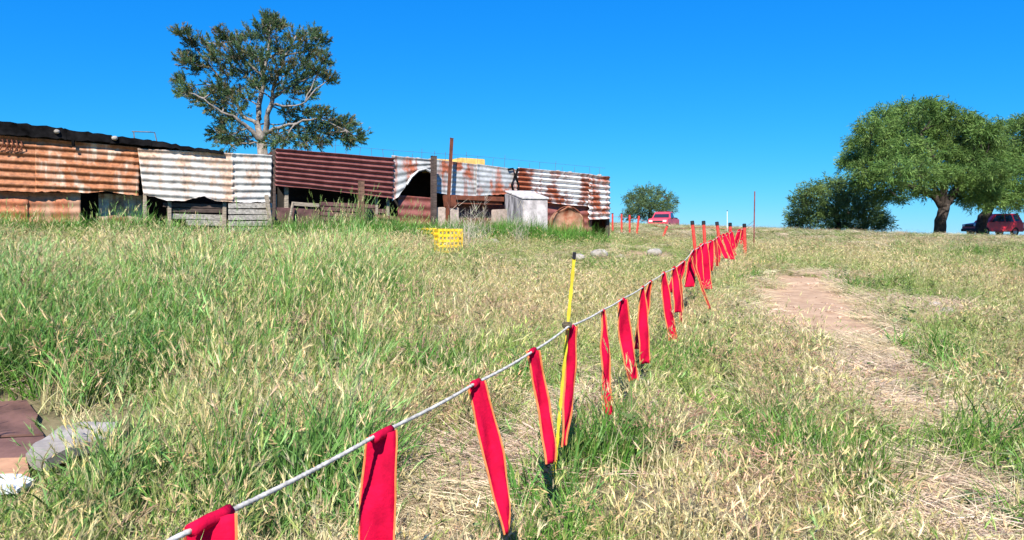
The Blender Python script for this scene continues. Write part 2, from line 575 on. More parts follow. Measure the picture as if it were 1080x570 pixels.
def wall_box(name, parent, m, px0, py0, px1, py1, off, depth, bevel=.008, tiltpx=0):
    """a plank or panel on the wall plane between two pixels"""
    a = W(px0, py0, off); b = W(px1, py0 + tiltpx, off); c = W(px1, py1 + tiltpx, off); d = W(px0, py1, off)
    bm = bmesh.new()
    vs = [bm.verts.new(q) for q in (a, b, c, d)] + [bm.verts.new(q - WN3 * depth) for q in (a, b, c, d)]
    for f in ((0, 1, 2, 3), (7, 6, 5, 4), (0, 4, 5, 1), (1, 5, 6, 2), (2, 6, 7, 3), (3, 7, 4, 0)):
        bm.faces.new([vs[k] for k in f])
    if bevel:
        bmesh.ops.bevel(bm, geom=list(bm.edges), offset=bevel, segments=1, affect='EDGES')
    return bm_obj(name, bm, m, parent)


# boards under the whitewashed sheet
for k, (x0, x1, y0, y1, t) in enumerate([(172, 238, 214, 218.5, 2), (176, 240, 219.5, 224, 1.0), (180, 238, 225.5, 231, 1.5), (196, 240, 232, 238, .5)]):
    wall_box("board", shack, M_greywood if k > 1 else M_darkwood, x0, y0, x1, y1, -.04 - .012 * k, .03, .006, t)
for x in (151, 177, 235, 288):
    wall_box("post", shack, M_wood, x, 205, x + 4, 262, -.01, .09)
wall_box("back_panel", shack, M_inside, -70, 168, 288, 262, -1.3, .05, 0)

# black roof: overlapping sheets, a fascia and the stones that weigh it down
edge = [(-70, 121), (0, 127), (60, 135), (120, 143), (165, 149), (200, 155), (236, 160)]
low = [(-70, 138), (0, 141), (60, 146.5), (120, 150.5), (165, 155), (200, 158.5), (236, 163)]


def roof_piece(x0, x1, k):
    bm = bmesh.new(); N = 10; rows = []
    for i in range(N + 1):
        u = x0 + (x1 - x0) * i / N
        yt = np.interp(u, [p[0] for p in edge], [p[1] for p in edge]); yl = np.interp(u, [p[0] for p in low], [p[1] for p in low])
        j = random.uniform(-.02, .02)
        A = W(u, yl, .17 + .01 * k) + Vector((0, 0, j)); B = W(u, yt, .15 + .01 * k) + Vector((0, 0, j))
        dz = .05 * math.sin(i * 1.9 + k)
        back = B - WN3 * 1.6 + Vector((0, 0, .10 + dz)); back2 = B - WN3 * 3.4 + Vector((0, 0, -.08))
        rows.append([bm.verts.new(p) for p in (A, B, back, back2)] + [bm.verts.new(p) for p in (back2 - Vector((0, 0, .06)), A - WN3 * .12)])
    for i in range(N):
        for q in range(6):
            bm.faces.new((rows[i][q], rows[i][(q + 1) % 6], rows[i + 1][(q + 1) % 6], rows[i + 1][q]))
    bm.faces.new(rows[0]); bm.faces.new(rows[-1][::-1])
    bm_obj("roof_sheet", bm, M_dark, shack)


for k, (a, b) in enumerate([(-70, 20), (18, 70), (68, 118), (116, 160), (158, 204), (202, 236)]):
    roof_piece(a, b, k % 2)


def stone(bm, c, r, sq=.7, seed=0):
    ret = bmesh.ops.create_icosphere(bm, subdivisions=2, radius=1)
    for v in ret['verts']:
        n = v.co.copy()
        k = 1 + .45 * (float(fbm(n.x * 1.6 + seed * 3.3, n.y * 1.6 + n.z * 1.3, seed)) - .5)
        v.co = Vector((n.x * r[0] * k, n.y * r[1] * k, n.z * r[2] * k)) + Vector(c)


M_stone = mat("pale_stone", (.33, .30, .255), .9, 0, .3, 6, .5)
for k, (px, py, r, where) in enumerate([(60, 139, .055, "nearer the left edge of the picture"), (121, 146, .06, "nearer the whitewashed wall")]):
    c = W(px, py, .2)
    bm = bmesh.new(); stone(bm, c, (r, r, r * .8), seed=k)
    s = bm_obj("stone", bm, M_stone, None, True)
    tag(s, "small pale stone on the black roof edge, " + where, "stone", "stones on the roof edge")
# bent wire rail on the roof
bm = bmesh.new()
tube(bm, [W(139, 139, .1), W(158, 139.5, .1), W(163, 140, .05), W(166, 152, .05)], .012, 5)
tube(bm, [W(141, 139, .1), W(142, 149, .1)], .012, 5)
bm_obj("wire_rail", bm, M_wire, shack)
bm = bmesh.new()
for k in range(5):
    a = W(2 + k * 5, 146 + k * .6, .09)
    tube(bm, [a, a + Vector((.04, -.02, -.10)), a + Vector((-.03, -.02, -.22 - .03 * (k % 2)))], .012, 5)
bm_obj("hanging_chain", bm, M_rust, shack)
bm = bmesh.new(); tube(bm, [W(77, 148, .16), W(77.5, 154, .17)], .03, 6)
bm_obj("hook", bm, M_dark, shack)

# ------------------- the long pen of the right half
base2 = W(470, 245)
pen = empty("tin_pen", (base2.x, base2.y, g1(base2.x, base2.y)))
tag(pen, "long low livestock pen patched from maroon, grey and rust striped corrugated sheets", "pen")
sheet("wall_sheet", pen, SH_maroon, [(291, 157), (416, 167)], [(290, 196), (340, 200), (414, 209.5)], 8, .10, amp=.040, nu=44, seed=11, bend=.012)
sheet("wall_sheet", pen, SH_grey, [(413, 164), (458, 169)], [(413, 213), (420, 208), (428, 196), (434, 188), (442, 181), (449, 179), (458, 186)], 5, .06, seed=12, jag=.03, bend=.03, nu=40)
sheet("wall_sheet", pen, SH_grey, [(455, 168), (505, 174)], [(455, 205), (505, 208)], 7, .05, amp=.008, seed=13, jag=.06, bend=.025)
sheet("wall_sheet", pen, SH_grey, [(502, 173), (547, 179)], [(502, 207), (547, 206)], 6, .08, amp=.010, seed=14, jag=.06, bend=.025)
sheet("wall_sheet", pen, SH_strip, [(545, 177), (624, 184)], [(545, 211), (575, 214), (600, 217), (624, 218)], 7, .10, amp=.044, nu=44, seed=15, bend=.015, jag=.02)
sheet("wall_sheet", pen, SH_strip, [(621, 184), (643, 187)], [(621, 232), (643, 231)], 8, .14, amp=.040, nu=16, seed=16, bend=.02)
sheet("wall_sheet", pen, SH_redlow, [(576, 214), (624, 217)], [(576, 252), (624, 252)], 4, .0, seed=17, amp=.02)
sheet("lower_sheet", pen, SH_redlow, [(420, 206), (458, 209)], [(418, 256), (458, 256)], 5, -.1, seed=18, amp=.02)
# dark curled rims between the grey and the striped sheet
for (pts) in ([(536, 179), (541, 178), (543, 184), (540, 195), (543, 207)], [(546, 178), (544, 186), (547, 196), (545, 208)]):
    bm = bmesh.new(); tube(bm, [W(x, y, .13) for x, y in pts], .028, 6, wob=.3)
    bm_obj("curled_rim", bm, M_dark, pen)
bm = bmesh.new(); tube(bm, [W(x, y, .09) for x, y in [(429, 195), (434, 187), (441, 180.5), (449, 178.5), (455, 182), (458, 187)]], .035, 6, wob=.3)
bm_obj("bent_rim", bm, mat("pale_zinc", (.5, .5, .48), .6, .2, .3, 6), pen)
# posts, planks, lower boards
wall_box("post", pen, M_wood, 300.5, 197, 304.5, 262, -.02, .08)
wall_box("post", pen, M_wood, 396, 205, 399, 262, -.03, .07)
wall_box("post", pen, M_wood, 408, 207, 411, 262, -.03, .07)
wall_box("post", pen, M_darkwood, 288, 158, 291, 262, .04, .08)
wall_box("post", pen, M_darkwood, 620, 186, 623, 258, -.02, .08)
wall_box("post", pen, M_darkwood, 640, 186, 643, 256, .05, .08)
wall_box("panel", pen, M_maroonboard, 288, 219, 337, 262, .0, .03, .006, 1)
wall_box("plank", pen, M_wood, 308, 213, 337, 217, .05, .04, .006, 2)
bm = bmesh.new(); beam(bm, W(309, 214, .14), W(303, 243, .22), .05, .04)
bm_obj("prop", bm, M_wood, pen)
for k, (y0, y1) in enumerate([(213, 217.2), (218, 222.4), (223.2, 227.6), (228.4, 233), (233.8, 238.5), (239.3, 244)]):
    wall_box("plank", pen, M_maroonboard, 338, y0, 396 + 12 * (k % 2), y1, -.02 - .015 * (k % 2), .03, .006, 3)
wall_box("plank", pen, M_brownwood, 396, 226, 420, 230, .0, .04, .005, 3)
wall_box("rail", pen, M_rust, 480, 206, 532, 211, .12, .08, .01, 2)
wall_box("rail", pen, M_rust, 478, 211, 530, 215.5, .06, .05, .01, 1)
sheet("lower_sheet", pen, SH_redlow, [(482, 214), (534, 216)], [(482, 256), (534, 257)], 3, -.25, seed=19, amp=.02)
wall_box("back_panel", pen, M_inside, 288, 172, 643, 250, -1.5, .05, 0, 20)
# flat roof of old sheets behind the walls and the end wall of the pen
def pen_roof(px0, px1, y0, y1, seed):
    a = W(px0, y0, -.03); b = W(px1, y1, -.03)
    bm = bmesh.new(); N = 8; rows = []
    for i in range(N + 1):
        p = a.lerp(b, i / N) + Vector((0, 0, random.uniform(-.015, .015)))
        rows.append([bm.verts.new(p), bm.verts.new(p - WN3 * 1.5 + Vector((0, 0, -.03))), bm.verts.new(p - WN3 * 3 + Vector((0, 0, -.12))),
                     bm.verts.new(p - WN3 * 3 + Vector((0, 0, -.16))), bm.verts.new(p + Vector((0, 0, -.04)))])
    for i in range(N):
        for q in range(5):
            bm.faces.new((rows[i][q], rows[i][(q + 1) % 5], rows[i + 1][(q + 1) % 5], rows[i + 1][q]))
    bm.faces.new(rows[0]); bm.faces.new(rows[-1][::-1])
    bm_obj("roof_sheet", bm, M_rust, pen)


pen_roof(291, 417, 159, 169, 1); pen_roof(419, 545, 166, 179.5, 2); pen_roof(547, 641, 179.5, 188, 3)
e0 = W(642.5, 186, -.02)
bm = bmesh.new()
q = [e0, e0 - WN3 * 3.2 + Vector((0, 0, -.15))]
vs = [bm.verts.new(v) for v in (q[0], q[1], Vector((q[1].x, q[1].y, g1(q[1].x, q[1].y) + .02)), Vector((q[0].x, q[0].y, g1(q[0].x, q[0].y) + .02)))]
f = bm.faces.new(vs)
ext = bmesh.ops.extrude_face_region(bm, geom=[f])
for v in ext['geom']:
    if isinstance(v, bmesh.types.BMVert): v.co -= WT3 * .03
bm_obj("end_panel", bm, M_rust, pen)
# wire ends and nails along the top
for k in range(26):
    px = 318 + k * 12.6 + random.uniform(-3, 3)
    yt = np.interp(px, [291, 416, 505, 545, 643], [157, 167, 174, 178, 187])
    bm = bmesh.new(); a = W(px, yt + 4, -.05); h = random.uniform(5, 13); bpt = W(px + random.uniform(-1.5, 1.5), yt - h, -.05)
    tube(bm, [a, a.lerp(bpt, .5) + Vector((random.uniform(-.01, .01), 0, 0)), bpt], .0045, 4)
    bm_obj("wire_end", bm, M_wire, pen)
for px in (430, 441, 588, 601, 632):
    yt = np.interp(px, [291, 416, 505, 545, 643], [157, 167, 174, 178, 187])
    bm = bmesh.new(); stone(bm, W(px, yt - .5, -.1), (.08, .08, .05), seed=px); bm_obj("roof_weight", bm, M_stone, pen, True)
bm = bmesh.new(); tube(bm, [W(x, np.interp(x, [316, 416, 505, 545, 643], [150, 159, 165, 169, 178]), -.05) for x in range(318, 640, 20)], .003, 4)
bm_obj("top_wire", bm, M_wire, pen)

# yellow box standing on the pen roof
M_yfoam = mat("yellow_foam", (.62, .43, .13), .85, 0, .2, 5, .2)
bm = bmesh.new()
a = W(444, 168, -.9); b = W(506, 174, -.9)
ctr = (a + b) / 2
top_z = P(500, 166, ctr.y).z
for u0, u1, t in ((.08, .58, -.13), (.57, 1, -.06)):
    p = a.lerp(b, (u0 + u1) / 2)
    add_box(bm, (p.x, p.y, top_z - .14 + t), ((b - a).length * (u1 - u0), .6, .34), Matrix.Rotation(math.atan2(WT.y, WT.x), 3, 'Z'), .02)
o = bm_obj("foam_block", bm, M_yfoam); tag(o, "yellow foam slab lying on top of the grey sheeted pen", "slab")


# ------------------------------------------------------------------ things in front of the walls
def ground_under(p):
    return Vector((p.x, p.y, g1(p.x, p.y)))


def upright(name, label, cat, px_t, py_t, px_b, off, wdt, m, round_=False, sink=.12, dep=None):
    b = W(px_b, 240, off); b.z = g1(b.x, b.y) - sink
    t = W(px_t, py_t, off)
    bm = bmesh.new()
    if round_: tube(bm, [b, b.lerp(t, .4) + Vector((.01, 0, 0)), b.lerp(t, .75), t], [wdt, wdt * .97, wdt * .95, wdt * .9], 7, wob=.06)
    else: beam(bm, b, t, wdt, dep or wdt, up=WN3, bevel=.008)
    o = bm_obj(name, bm, m); tag(o, label, cat); return o


upright("wooden_post", "short brown wooden post in front of the maroon corrugated sheet", "post", 381, 191, 380, .55, .11, M_brownwood)
upright("wooden_post", "thick dark post before the arched opening between grey sheets", "post", 457.5, 165, 457, .45, .11, M_darkwood)
o = upright("steel_bar", "tall thin rusty steel bar leaning beside the dark post, highest on the pen", "bar", 476.5, 146, 470, .45, .065, M_rust, dep=.05)
bm = bmesh.new()
c = W(474, 213, .42)
vs = add_box(bm, c, (.34, .05, .34), Matrix.Rotation(math.atan2(WT.y, WT.x), 3, 'Z'), .02, .04)
p = bm_obj("rusted_flange", bm, M_rust, o)


def pallet():
    b = W(264, 250, .35); gb = g1(b.x, b.y)
    root = empty("pallet", (b.x, b.y, gb)); tag(root, "weathered grey wooden pallet standing upright under the whitewashed sheet", "pallet")
    for k, y in enumerate([217.5, 223.5, 230, 236.5, 243]):
        wall_box("slat", root, M_greywood, 241, y - 2.6, 287, y + 2.5, .38 - .0015 * k, .025, .004, random.uniform(-.8, 1.0))
    for x in (243, 263):
        wall_box("stringer", root, M_wood, x, 215, x + 4, 258, .35, .08, .006)
    bm = bmesh.new(); beam(bm, W(281, 206, .46), W(288, 258, .46), .075, .06); bm_obj("stringer", bm, M_wood, root)


pallet()


# pale box (old trough stood on end) with a slanting lid
def pale_box():
    c = W(556, 242, .8); z0 = g1(c.x, c.y) - .05
    root = empty("concrete_box", (c.x, c.y, z0)); tag(root, "pale concrete box with slanted lid and weathered side painted shade grey, beside the rusty drum", "box")
    d = c.y
    ang = math.atan2(WT.y, WT.x) - .12
    R = Matrix.Rotation(ang, 3, 'Z'); ex = R @ Vector((1, 0, 0)); ey = R @ Vector((0, 1, 0))
    fr0 = P(551.5, 245, d - .25); fr1 = P(578, 245, d - .1)
    z1 = P(560, 211, d - .2).z; zt = P(560, 203.5, d + .3).z
    fr0.z = fr1.z = z0
    wv = (fr1 - fr0)
    dv = Vector((-wv.y, wv.x, 0)).normalized() * .75
    lv = P(533.5, 245, d + .25); lv.z = z0
    back1 = fr1 + (lv - fr0)
    bm = bmesh.new()
    pts = [fr0, fr1, back1, lv]
    lo = [bm.verts.new(q) for q in pts]
    hi = [bm.verts.new(Vector((q.x, q.y, z1 + (.0 if k < 2 else zt - z1)))) for k, q in enumerate(pts)]
    bm.faces.new(lo[::-1]); bm.faces.new(hi)
    for k in range(4): bm.faces.new((lo[k], lo[(k + 1) % 4], hi[(k + 1) % 4], hi[k]))
    bmesh.ops.bevel(bm, geom=list(bm.edges), offset=.02, segments=2, affect='EDGES')
    bm_obj("body", bm, mat("pale_concrete", (.44, .40, .39), .9, 0, .28, 5, .3), root)
    # side board: the box's shaded face put into a darker, streaky weathered grey
    bm = bmesh.new()
    n = (lv - fr0).normalized(); nn = Vector((-n.y, n.x, 0));
    if nn.y > 0: nn = -nn
    q = [fr0 + nn * .012, lv + nn * .012]
    v = [bm.verts.new(q[0]), bm.verts.new(q[1]), bm.verts.new(Vector((q[1].x, q[1].y, zt - .03))), bm.verts.new(Vector((q[0].x, q[0].y, z1 - .01)))]
    f = bm.faces.new(v); e = bmesh.ops.extrude_face_region(bm, geom=[f])
    for g in e['geom']:
        if isinstance(g, bmesh.types.BMVert): g.co += nn * .02
    bm_obj("shaded_side", bm, mat("painted_shade_grey", (.23, .22, .23), .9, 0, .5, 4, .3, stretch=(3, 3, .6)), root)
    # lid
    bm = bmesh.new()
    cen = sum(pts, Vector()) / 4
    v = []
    for k, q in enumerate(pts):
        s = cen + (q - cen) * 1.06
        v.append(bm.verts.new(Vector((s.x, s.y, z1 + .012 + (0 if k < 2 else zt - z1)))))
    f = bm.faces.new(v); e = bmesh.ops.extrude_face_region(bm, geom=[f])
    for g in e['geom']:
        if isinstance(g, bmesh.types.BMVert): g.co.z += .05
    bmesh.ops.bevel(bm, geom=list(bm.edges), offset=.012, segments=1, affect='EDGES')
    bm_obj("lid", bm, mat("pale_lid", (.44, .42, .41), .9, 0, .3, 4, .2), root)


pale_box()


def drum():
    c = W(596, 232, .75); r = 20 * c.y / F
    z = g1(c.x, c.y) + r * .86
    root = empty("rusty_drum", (c.x, c.y, z - r)); tag(root, "crumpled rusty metal drum lying in the grass beside the pale box", "drum")
    ax = Vector((.10, -1, .12)).normalized()
    bm = bmesh.new()
    N = 28; prof = [(-.45, .0), (-.45, .93), (-.43, 1.0), (-.15, .97), (-.12, 1.02), (-.09, .97), (.15, .97), (.18, 1.02), (.21, .97), (.42, 1.0), (.45, .96), (.43, .90), (.39, .88), (.37, .5), (.36, 0.02)]
    s = ax.cross(Vector((0, 0, 1))).normalized(); u = s.cross(ax)
    rings = []
    for (t, rr) in prof:
        ring = []
        for k in range(N):
            th = 2 * math.pi * k / N
            dent = 1 - .45 * max(0, float(vnoise(k * .36, t * 3 + 4, 3)) - .5)
            p = Vector((c.x, c.y, z)) + ax * (t + .17 * (float(vnoise(math.cos(th) * rr * 2.2 + 5, math.sin(th) * rr * 2.2 + 5, 6)) - .5) * (1 if t > .3 else .3)) + (s * math.cos(th) * .86 + u * math.sin(th)) * r * rr * dent
            ring.append(bm.verts.new(p))
        rings.append(ring)
    for i in range(len(rings) - 1):
        for k in range(N):
            bm.faces.new((rings[i][k], rings[i][(k + 1) % N], rings[i + 1][(k + 1) % N], rings[i + 1][k]))
    bm_obj("shell", bm, mat("drum_rust", (.44, .29, .19), .85, .1, .3, 3.2, .8, col2=(.24, .058, .024)), root, True)
    bm = bmesh.new()
    ring = [Vector((c.x, c.y, z)) + ax * .46 + (s * math.cos(t) * .86 + u * math.sin(t)) * r * .97 for t in np.linspace(0, 2 * math.pi, 29)]
    tube(bm, ring, .018, 5, cap=False, wob=.2)
    bm_obj("rim", bm, M_rust, root)


drum()

# concrete blocks at the foot of the pen
M_block = mat("block_pink", (.42, .33, .27), .95, 0, .25, 9, .4)
for k, (px, py, wv, lab) in enumerate([(463, 224, .28, "left of two small pale blocks below the tall rusty bar"), (477, 224, .30, "right of two small pale blocks below the tall rusty bar"), (527, 226, .42, "tan block leaning against the left side of the pale box")]):
    c = W(px, py, .3); hgt = .34 if k < 2 else .6
    zb = g1(c.x, c.y)
    top = c.z + .12
    bm = bmesh.new(); add_box(bm, (c.x, c.y, (zb + top) / 2 - .02), (wv, .22, top - zb + .05), Matrix.Rotation(.4 + .2 * k, 3, 'Z'), .02, .015)
    tag(bm_obj("concrete_block", bm, M_block), lab, "block", "blocks along the pen foot")


def crate(px, py_b, wpx, hpx, yaw, label, tilt=0.0):
    b = GP(px, py_b); d = b.y
    wd = wpx * d / F; h = hpx * d / F
    root = empty("plastic_crate", (b.x, b.y, b.z)); tag(root, label, "crate", "yellow crates in the grass")
    M_y = mat("yellow_plastic", (.78, .50, .02), .45, 0, .12, 6, spec=.5)
    R = Matrix.Rotation(yaw, 3, 'Z') @ Matrix.Rotation(tilt, 3, 'X')
    dp = wd * .7

    def part(name, boxes):
        bm = bmesh.new()
        for (c, s) in boxes:
            add_box(bm, R @ Vector(c) + b, s, R, .004)
        bm_obj(name, bm, M_y, root)
    for sgn in (-1, 1):
        bars = []
        for k in range(5): bars.append(((0, sgn * dp / 2, h * (.05 + .9 * k / 4)), (wd, .02, h * .11)))
        for k in range(7): bars.append(((-wd / 2 + wd * k / 6, sgn * (dp / 2 - .002), h / 2), (.022, .024, h)))
        part("side", bars)
    for sgn in (-1, 1):
        bars = []
        for k in range(5): bars.append(((sgn * wd / 2, 0, h * (.05 + .9 * k / 4)), (.02, dp, h * .11)))
        for k in range(5): bars.append(((sgn * (wd / 2 - .002), -dp / 2 + dp * k / 4, h / 2), (.024, .022, h)))
        part("side", bars)
    part("base", [((0, -dp * .4 + dp * .2 * k, .012), (wd, .03, .02)) for k in range(5)])


crate(473, 267, 25, 25, .35, "yellow plastic crate in the grass, the larger one below the rusty bar")
crate(452, 260, 20, 19, -.1, "small yellow plastic crate half hidden in grass, left of the larger one")

# pale stones in the weeds
for k, (px, py, r, lab) in enumerate([(509, 258, .14, "pale stone in the weeds right of the yellow crates, left of its twin"), (519, 259, .17, "pale stone in the weeds nearest the pale box"),
                                      (610, 274, .13, "flat pale stone on the bare earth strip behind the yellow stake"), (632, 272, .2, "round grey stone on the bare earth strip before the pen"),
                                      (690, 270, .18, "pale stone at the right end of the bare earth strip"), (655, 273, .1, "tiny pale stone between two larger ones on the earth strip"),
                                      (986, 326, .1, "small whitish stone right of the bare red patch"), (1000, 334, .12, "whitish stone right of the bare red patch, the nearer one")]):
    p = GP(px, py); bm = bmesh.new(); stone(bm, (p.x, p.y, p.z + r * .35), (r, r * .9, r * .6), seed=k + 20)
    tag(bm_obj("stone", bm, M_stone, None, True), lab, "stone", "stones in the field")


# ------------------------------------------------------------------ rubbish lying bottom left
def slab(name, label, cat, pix, thick, lift, m, tilt=(0, 0), wav=0.0, nsub=0):
    pts = [GP(*q) for q in pix]
    c = sum(pts, Vector()) / len(pts)
    bm = bmesh.new()
    vs = []
    for p in pts:
        q = p.copy(); q.z = p.z + lift
        vs.append(bm.verts.new(q))
    f = bm.faces.new(vs)
    if f.normal.z < 0: f.normal_flip()
    bm.normal_update()
    e = bmesh.ops.extrude_face_region(bm, geom=[f])
    for g in e['geom']:
        if isinstance(g, bmesh.types.BMVert): g.co.z += thick
    if nsub:
        bmesh.ops.triangulate(bm, faces=list(bm.faces))
        bmesh.ops.subdivide_edges(bm, edges=list(bm.edges), cuts=nsub, use_grid_fill=True)
        for v in bm.verts:
            v.co.z += wav * (float(fbm(v.co.x * 6, v.co.y * 6, 5)) - .5) * 2
            v.co.x += wav * .5 * (float(fbm(v.co.x * 9, v.co.y * 9, 15)) - .5)
    o = bm_obj(name, bm, m)
    tag(o, label, cat); return o


M_marsheet = mat("maroon_paint", (.15, .078, .06), .6, 0, .3, 4, .2)
slab("metal_sheet", "dark maroon board lying in the grass at the left edge", "board", [(-60, 436), (28, 430), (40, 446), (37, 456), (46, 466), (-60, 472)], .012, .03, M_marsheet, (0.02, .12), .012, 3)
slab("metal_sheet", "lower maroon board lying under the first at the left edge", "board", [(-60, 474), (47, 468), (48, 500), (-60, 505)], .012, .02, M_marsheet, (0.02, .12), .012, 3)
slab("stone_slab", "grey flat stone slab lying right of the maroon boards in grass", "slab", [(28, 502), (38, 490), (66, 470), (100, 464), (126, 462), (118, 480), (88, 492), (50, 506)], .06, .05, mat("grey_slab", (.30, .27, .235), .9, 0, .25, 5, .5), (0, .08), .03, 3)
slab("wood_board", "orange brown board at the left edge below the maroon boards", "board", [(-60, 500), (28, 498), (32, 514), (-60, 520)], .025, .05, mat("orange_board", (.42, .23, .13), .85, 0, .2, 6, .2), (0, .05), .008, 2)
slab("pale_sheet", "pale bluish white board at the left edge, lowest of the pile", "board", [(-60, 522), (20, 515), (36, 520), (18, 532), (-60, 540)], .02, .05, mat("bluish_white", (.62, .65, .68), .6, 0, .15, 5, .2), (0, .05), .01, 2)


# ------------------------------------------------------------------ rope, flags and stakes
def rope_d(px):
    return 1.0 / (.36 - (px - 540) / F)


ROPE_PX = [(60, 640), (180, 570), (222, 549), (401, 457), (502, 404), (563, 370), (599, 345), (636, 327), (657, 315), (686, 297), (700, 288), (722, 275), (731, 264), (742, 257), (757, 250), (772, 244), (784, 241)]
ROPE = [P(x, y, rope_d(x)) for x, y in ROPE_PX]
POST = Vector(GP(795, 264))
ROPE.append(Vector((POST.x, POST.y, POST.z + .8)))


def rope_mesh():
    # smooth polyline, three-strand twist near the camera
    pts = []
    for i in range(len(ROPE) - 1):
        a, b = ROPE[i], ROPE[i + 1]; Ln = (b - a).length
        step = .008 if a.y < 4.4 else .05
        n = max(2, int(Ln / step))
        for k in range(n):
            t = k / n
            pts.append((a.lerp(b, t) - Vector((0, 0, .02 * Ln * 4 * t * (1 - t) * .5)), a.y < 4.4))
    pts.append((ROPE[-1], False))
    V = []; Q = []; seg = 9; s = 0; prev = None; r0 = .0048
    for i, (p, near) in enumerate(pts):
        t = (pts[min(i + 1, len(pts) - 1)][0] - pts[max(i - 1, 0)][0]).normalized()
        a = t.cross(Vector((0, 0, 1))).normalized(); b = t.cross(a)
        if prev is not None: s += (p - prev).length
        prev = p
        for k in range(seg):
            th = 2 * math.pi * k / seg
            rr = r0 * (1 + (.28 * math.cos(3 * (th + s * 2 * math.pi / .055)) if near else 0))
            V.append(p + a * math.cos(th) * rr + b * math.sin(th) * rr)
    for i in range(len(pts) - 1):
        for k in range(seg):
            Q.append((i * seg + k, i * seg + (k + 1) % seg, (i + 1) * seg + (k + 1) % seg, (i + 1) * seg + k))
    me = np_mesh("rope", [tuple(v) for v in V], quads=Q, smooth=True)
    o = link("rope", me, mat("white_rope", (.52, .49, .43), .95, 0, .3, 45))
    tag(o, "long white rope that carries the red flags across the field", "rope")


rope_mesh()

M_flag = mat("red_cloth", (.64, .004, .048), .85, 0, .22, 7, .5, spec=.12, backlit=.25)
M_hem = mat("orange_hem", (.88, .30, .10), .8, 0, .15, 40, backlit=.2)
M_flagdark = mat("dark_red_cloth", (.30, .012, .02), .8, 0, .2, 20)


def flag(label, top, bot, wt, wm, wb, rot0=0.0, rot1=0.0, bow=(0, 0), sleeve=0.0, seed=0, m=None, d=None, lean=0.0, d_bot=0.0):
    """ribbon that hangs from the rope; widths in photograph pixels; rot turns the cloth about its own length"""
    d = d or rope_d(top[0])
    A = P(top[0], top[1], d); B = P(bot[0], bot[1], d + d_bot)
    root = empty("red_flag", A); tag(root, label, "flag", "red flags along the rope")
    s = d / F
    nv = 26; nu = 6
    V = []; rows = []
    dirv = Vector((.94, .34, 0)).normalized()
    side = Vector((0.94, .34, 0))
    edge_l = []; edge_r = []
    rr = random.Random(seed)
    ph = rr.uniform(0, 6)
    for j in range(nv + 1):
        v = j / nv
        c = A.lerp(B, v)
        c = c + Vector((bow[0] * s, -.3 * bow[1] * s, 0)) * math.sin(math.pi * v) * 1.0
        c = c + Vector((0, bow[1] * s, 0)) * math.sin(math.pi * v)
        wpx = (wt + (wm - wt) * min(1, v * 3)) if v < .5 else (wm + (wb - wm) * ((v - .5) * 2) ** 1.3)
        a = rot0 + (rot1 - rot0) * v
        real = max(wpx * s / max(.25, math.cos(a)), .004)
        ca, sa = math.cos(a), math.sin(a)
        base = Vector((1, 0, 0)) if j > 2 else Vector((1, 0, 0)).lerp(Vector((.95, .3, .18)), (1 - j / 3) * (1 if sleeve else 0)).normalized()
        ev = (base * ca + Vector((0, 1, 0)) * sa)
        nrm = ev.cross(Vector((0, 0, 1))).normalized()
        row = []
        for i in range(nu + 1):
            u = i / nu - .5
            p = c + ev * (u * real) + nrm * (.009 * math.sin(u * 6 + v * 7 + ph) * min(1, 3 * v) + .004 * math.sin(u * 11 - v * 15 + 2 * ph) + .016 * math.sin(v * 7.5 + ph) * v + .02 * abs(u) * (wm / 30) * v)
            row.append(p)
        rows.append(row)
    for r in rows: V += r
    fs = []
    for j in range(nv):
        for i in range(nu):
            a = j * (nu + 1) + i
            fs.append((a, a + 1, a + nu + 2, a + nu + 1))
    me = bpy.data.meshes.new("cloth"); me.from_pydata([tuple(p) for p in V], [], fs)
    for p in me.polygons: p.use_smooth = True
    o = link("cloth", me, m or M_flag, root)
    md = o.modifiers.new("thickness", 'SOLIDIFY'); md.thickness = .0012; md.offset = 0
    hw = max(.0028, min(.0048, 1.1 * s))
    for k in (0, nu):
        bm = bmesh.new(); tube(bm, [r[k] for r in rows], hw, 4)
        bm_obj("hem", bm, M_hem, o)
    # sleeve sewn round the rope
    ln = (sleeve or wt * .9) * s
    i0 = min(range(len(ROPE)), key=lambda k: (ROPE[k] - A).length)
    t = (ROPE[min(i0 + 1, len(ROPE) - 1)] - ROPE[max(i0 - 1, 0)]).normalized()
    rad = .0125 if sleeve else .011
    bm = bmesh.new()
    tube(bm, [A - t * ln / 2, A - t * ln / 4, A, A + t * ln / 4, A + t * ln / 2], [rad, rad * .95, rad, rad * .93, rad], 9, wob=.10)
    bm_obj("sleeve", bm, m or M_flag, root, True)
    return root


R_ = math.radians
flag("nearest red flag, cut off by the bottom edge at left", (222, 549), (226, 760), 50, 52, 48, .1, .2, sleeve=58, seed=1, bow=(0, 4))
flag("wide flat red flag cut by the bottom edge, second nearest along the rope", (403, 458), (399, 662), 31, 37, 38, .05, .1, sleeve=36, seed=2, bow=(-4, 4))
flag("red flag tapering to a point just above the bottom edge, left of the yellow stake", (502, 404), (532, 562), 18, 21, 5, .3, .8, bow=(3, 8), seed=3, sleeve=16)
f4 = flag("red flag with a dark clip at its lower end, just left of the yellow stake", (562, 370), (580, 488), 13, 13, 11, .4, .6, bow=(2, 8), seed=4)
flag("narrow red flag tied right beside the yellow stake", (603, 345), (596, 471), 11, 11, 5, .5, .9, bow=(1, 8), seed=5)
flag("red flag on a pinched knot, next right of the yellow stake's flag", (636, 328), (641, 438), 3, 9, 11, .9, .3, bow=(1, 6), seed=6)
flag("broad red flag swung to the right, in the middle of the rope", (657, 316), (668, 402), 9, 14, 10, .2, .4, bow=(-2, 5), seed=7)
flag("red flag behind another, slanting down left in a crossed pair", (686, 297), (672, 368), 3, 10, 9, .6, .3, bow=(0, 4), seed=8)
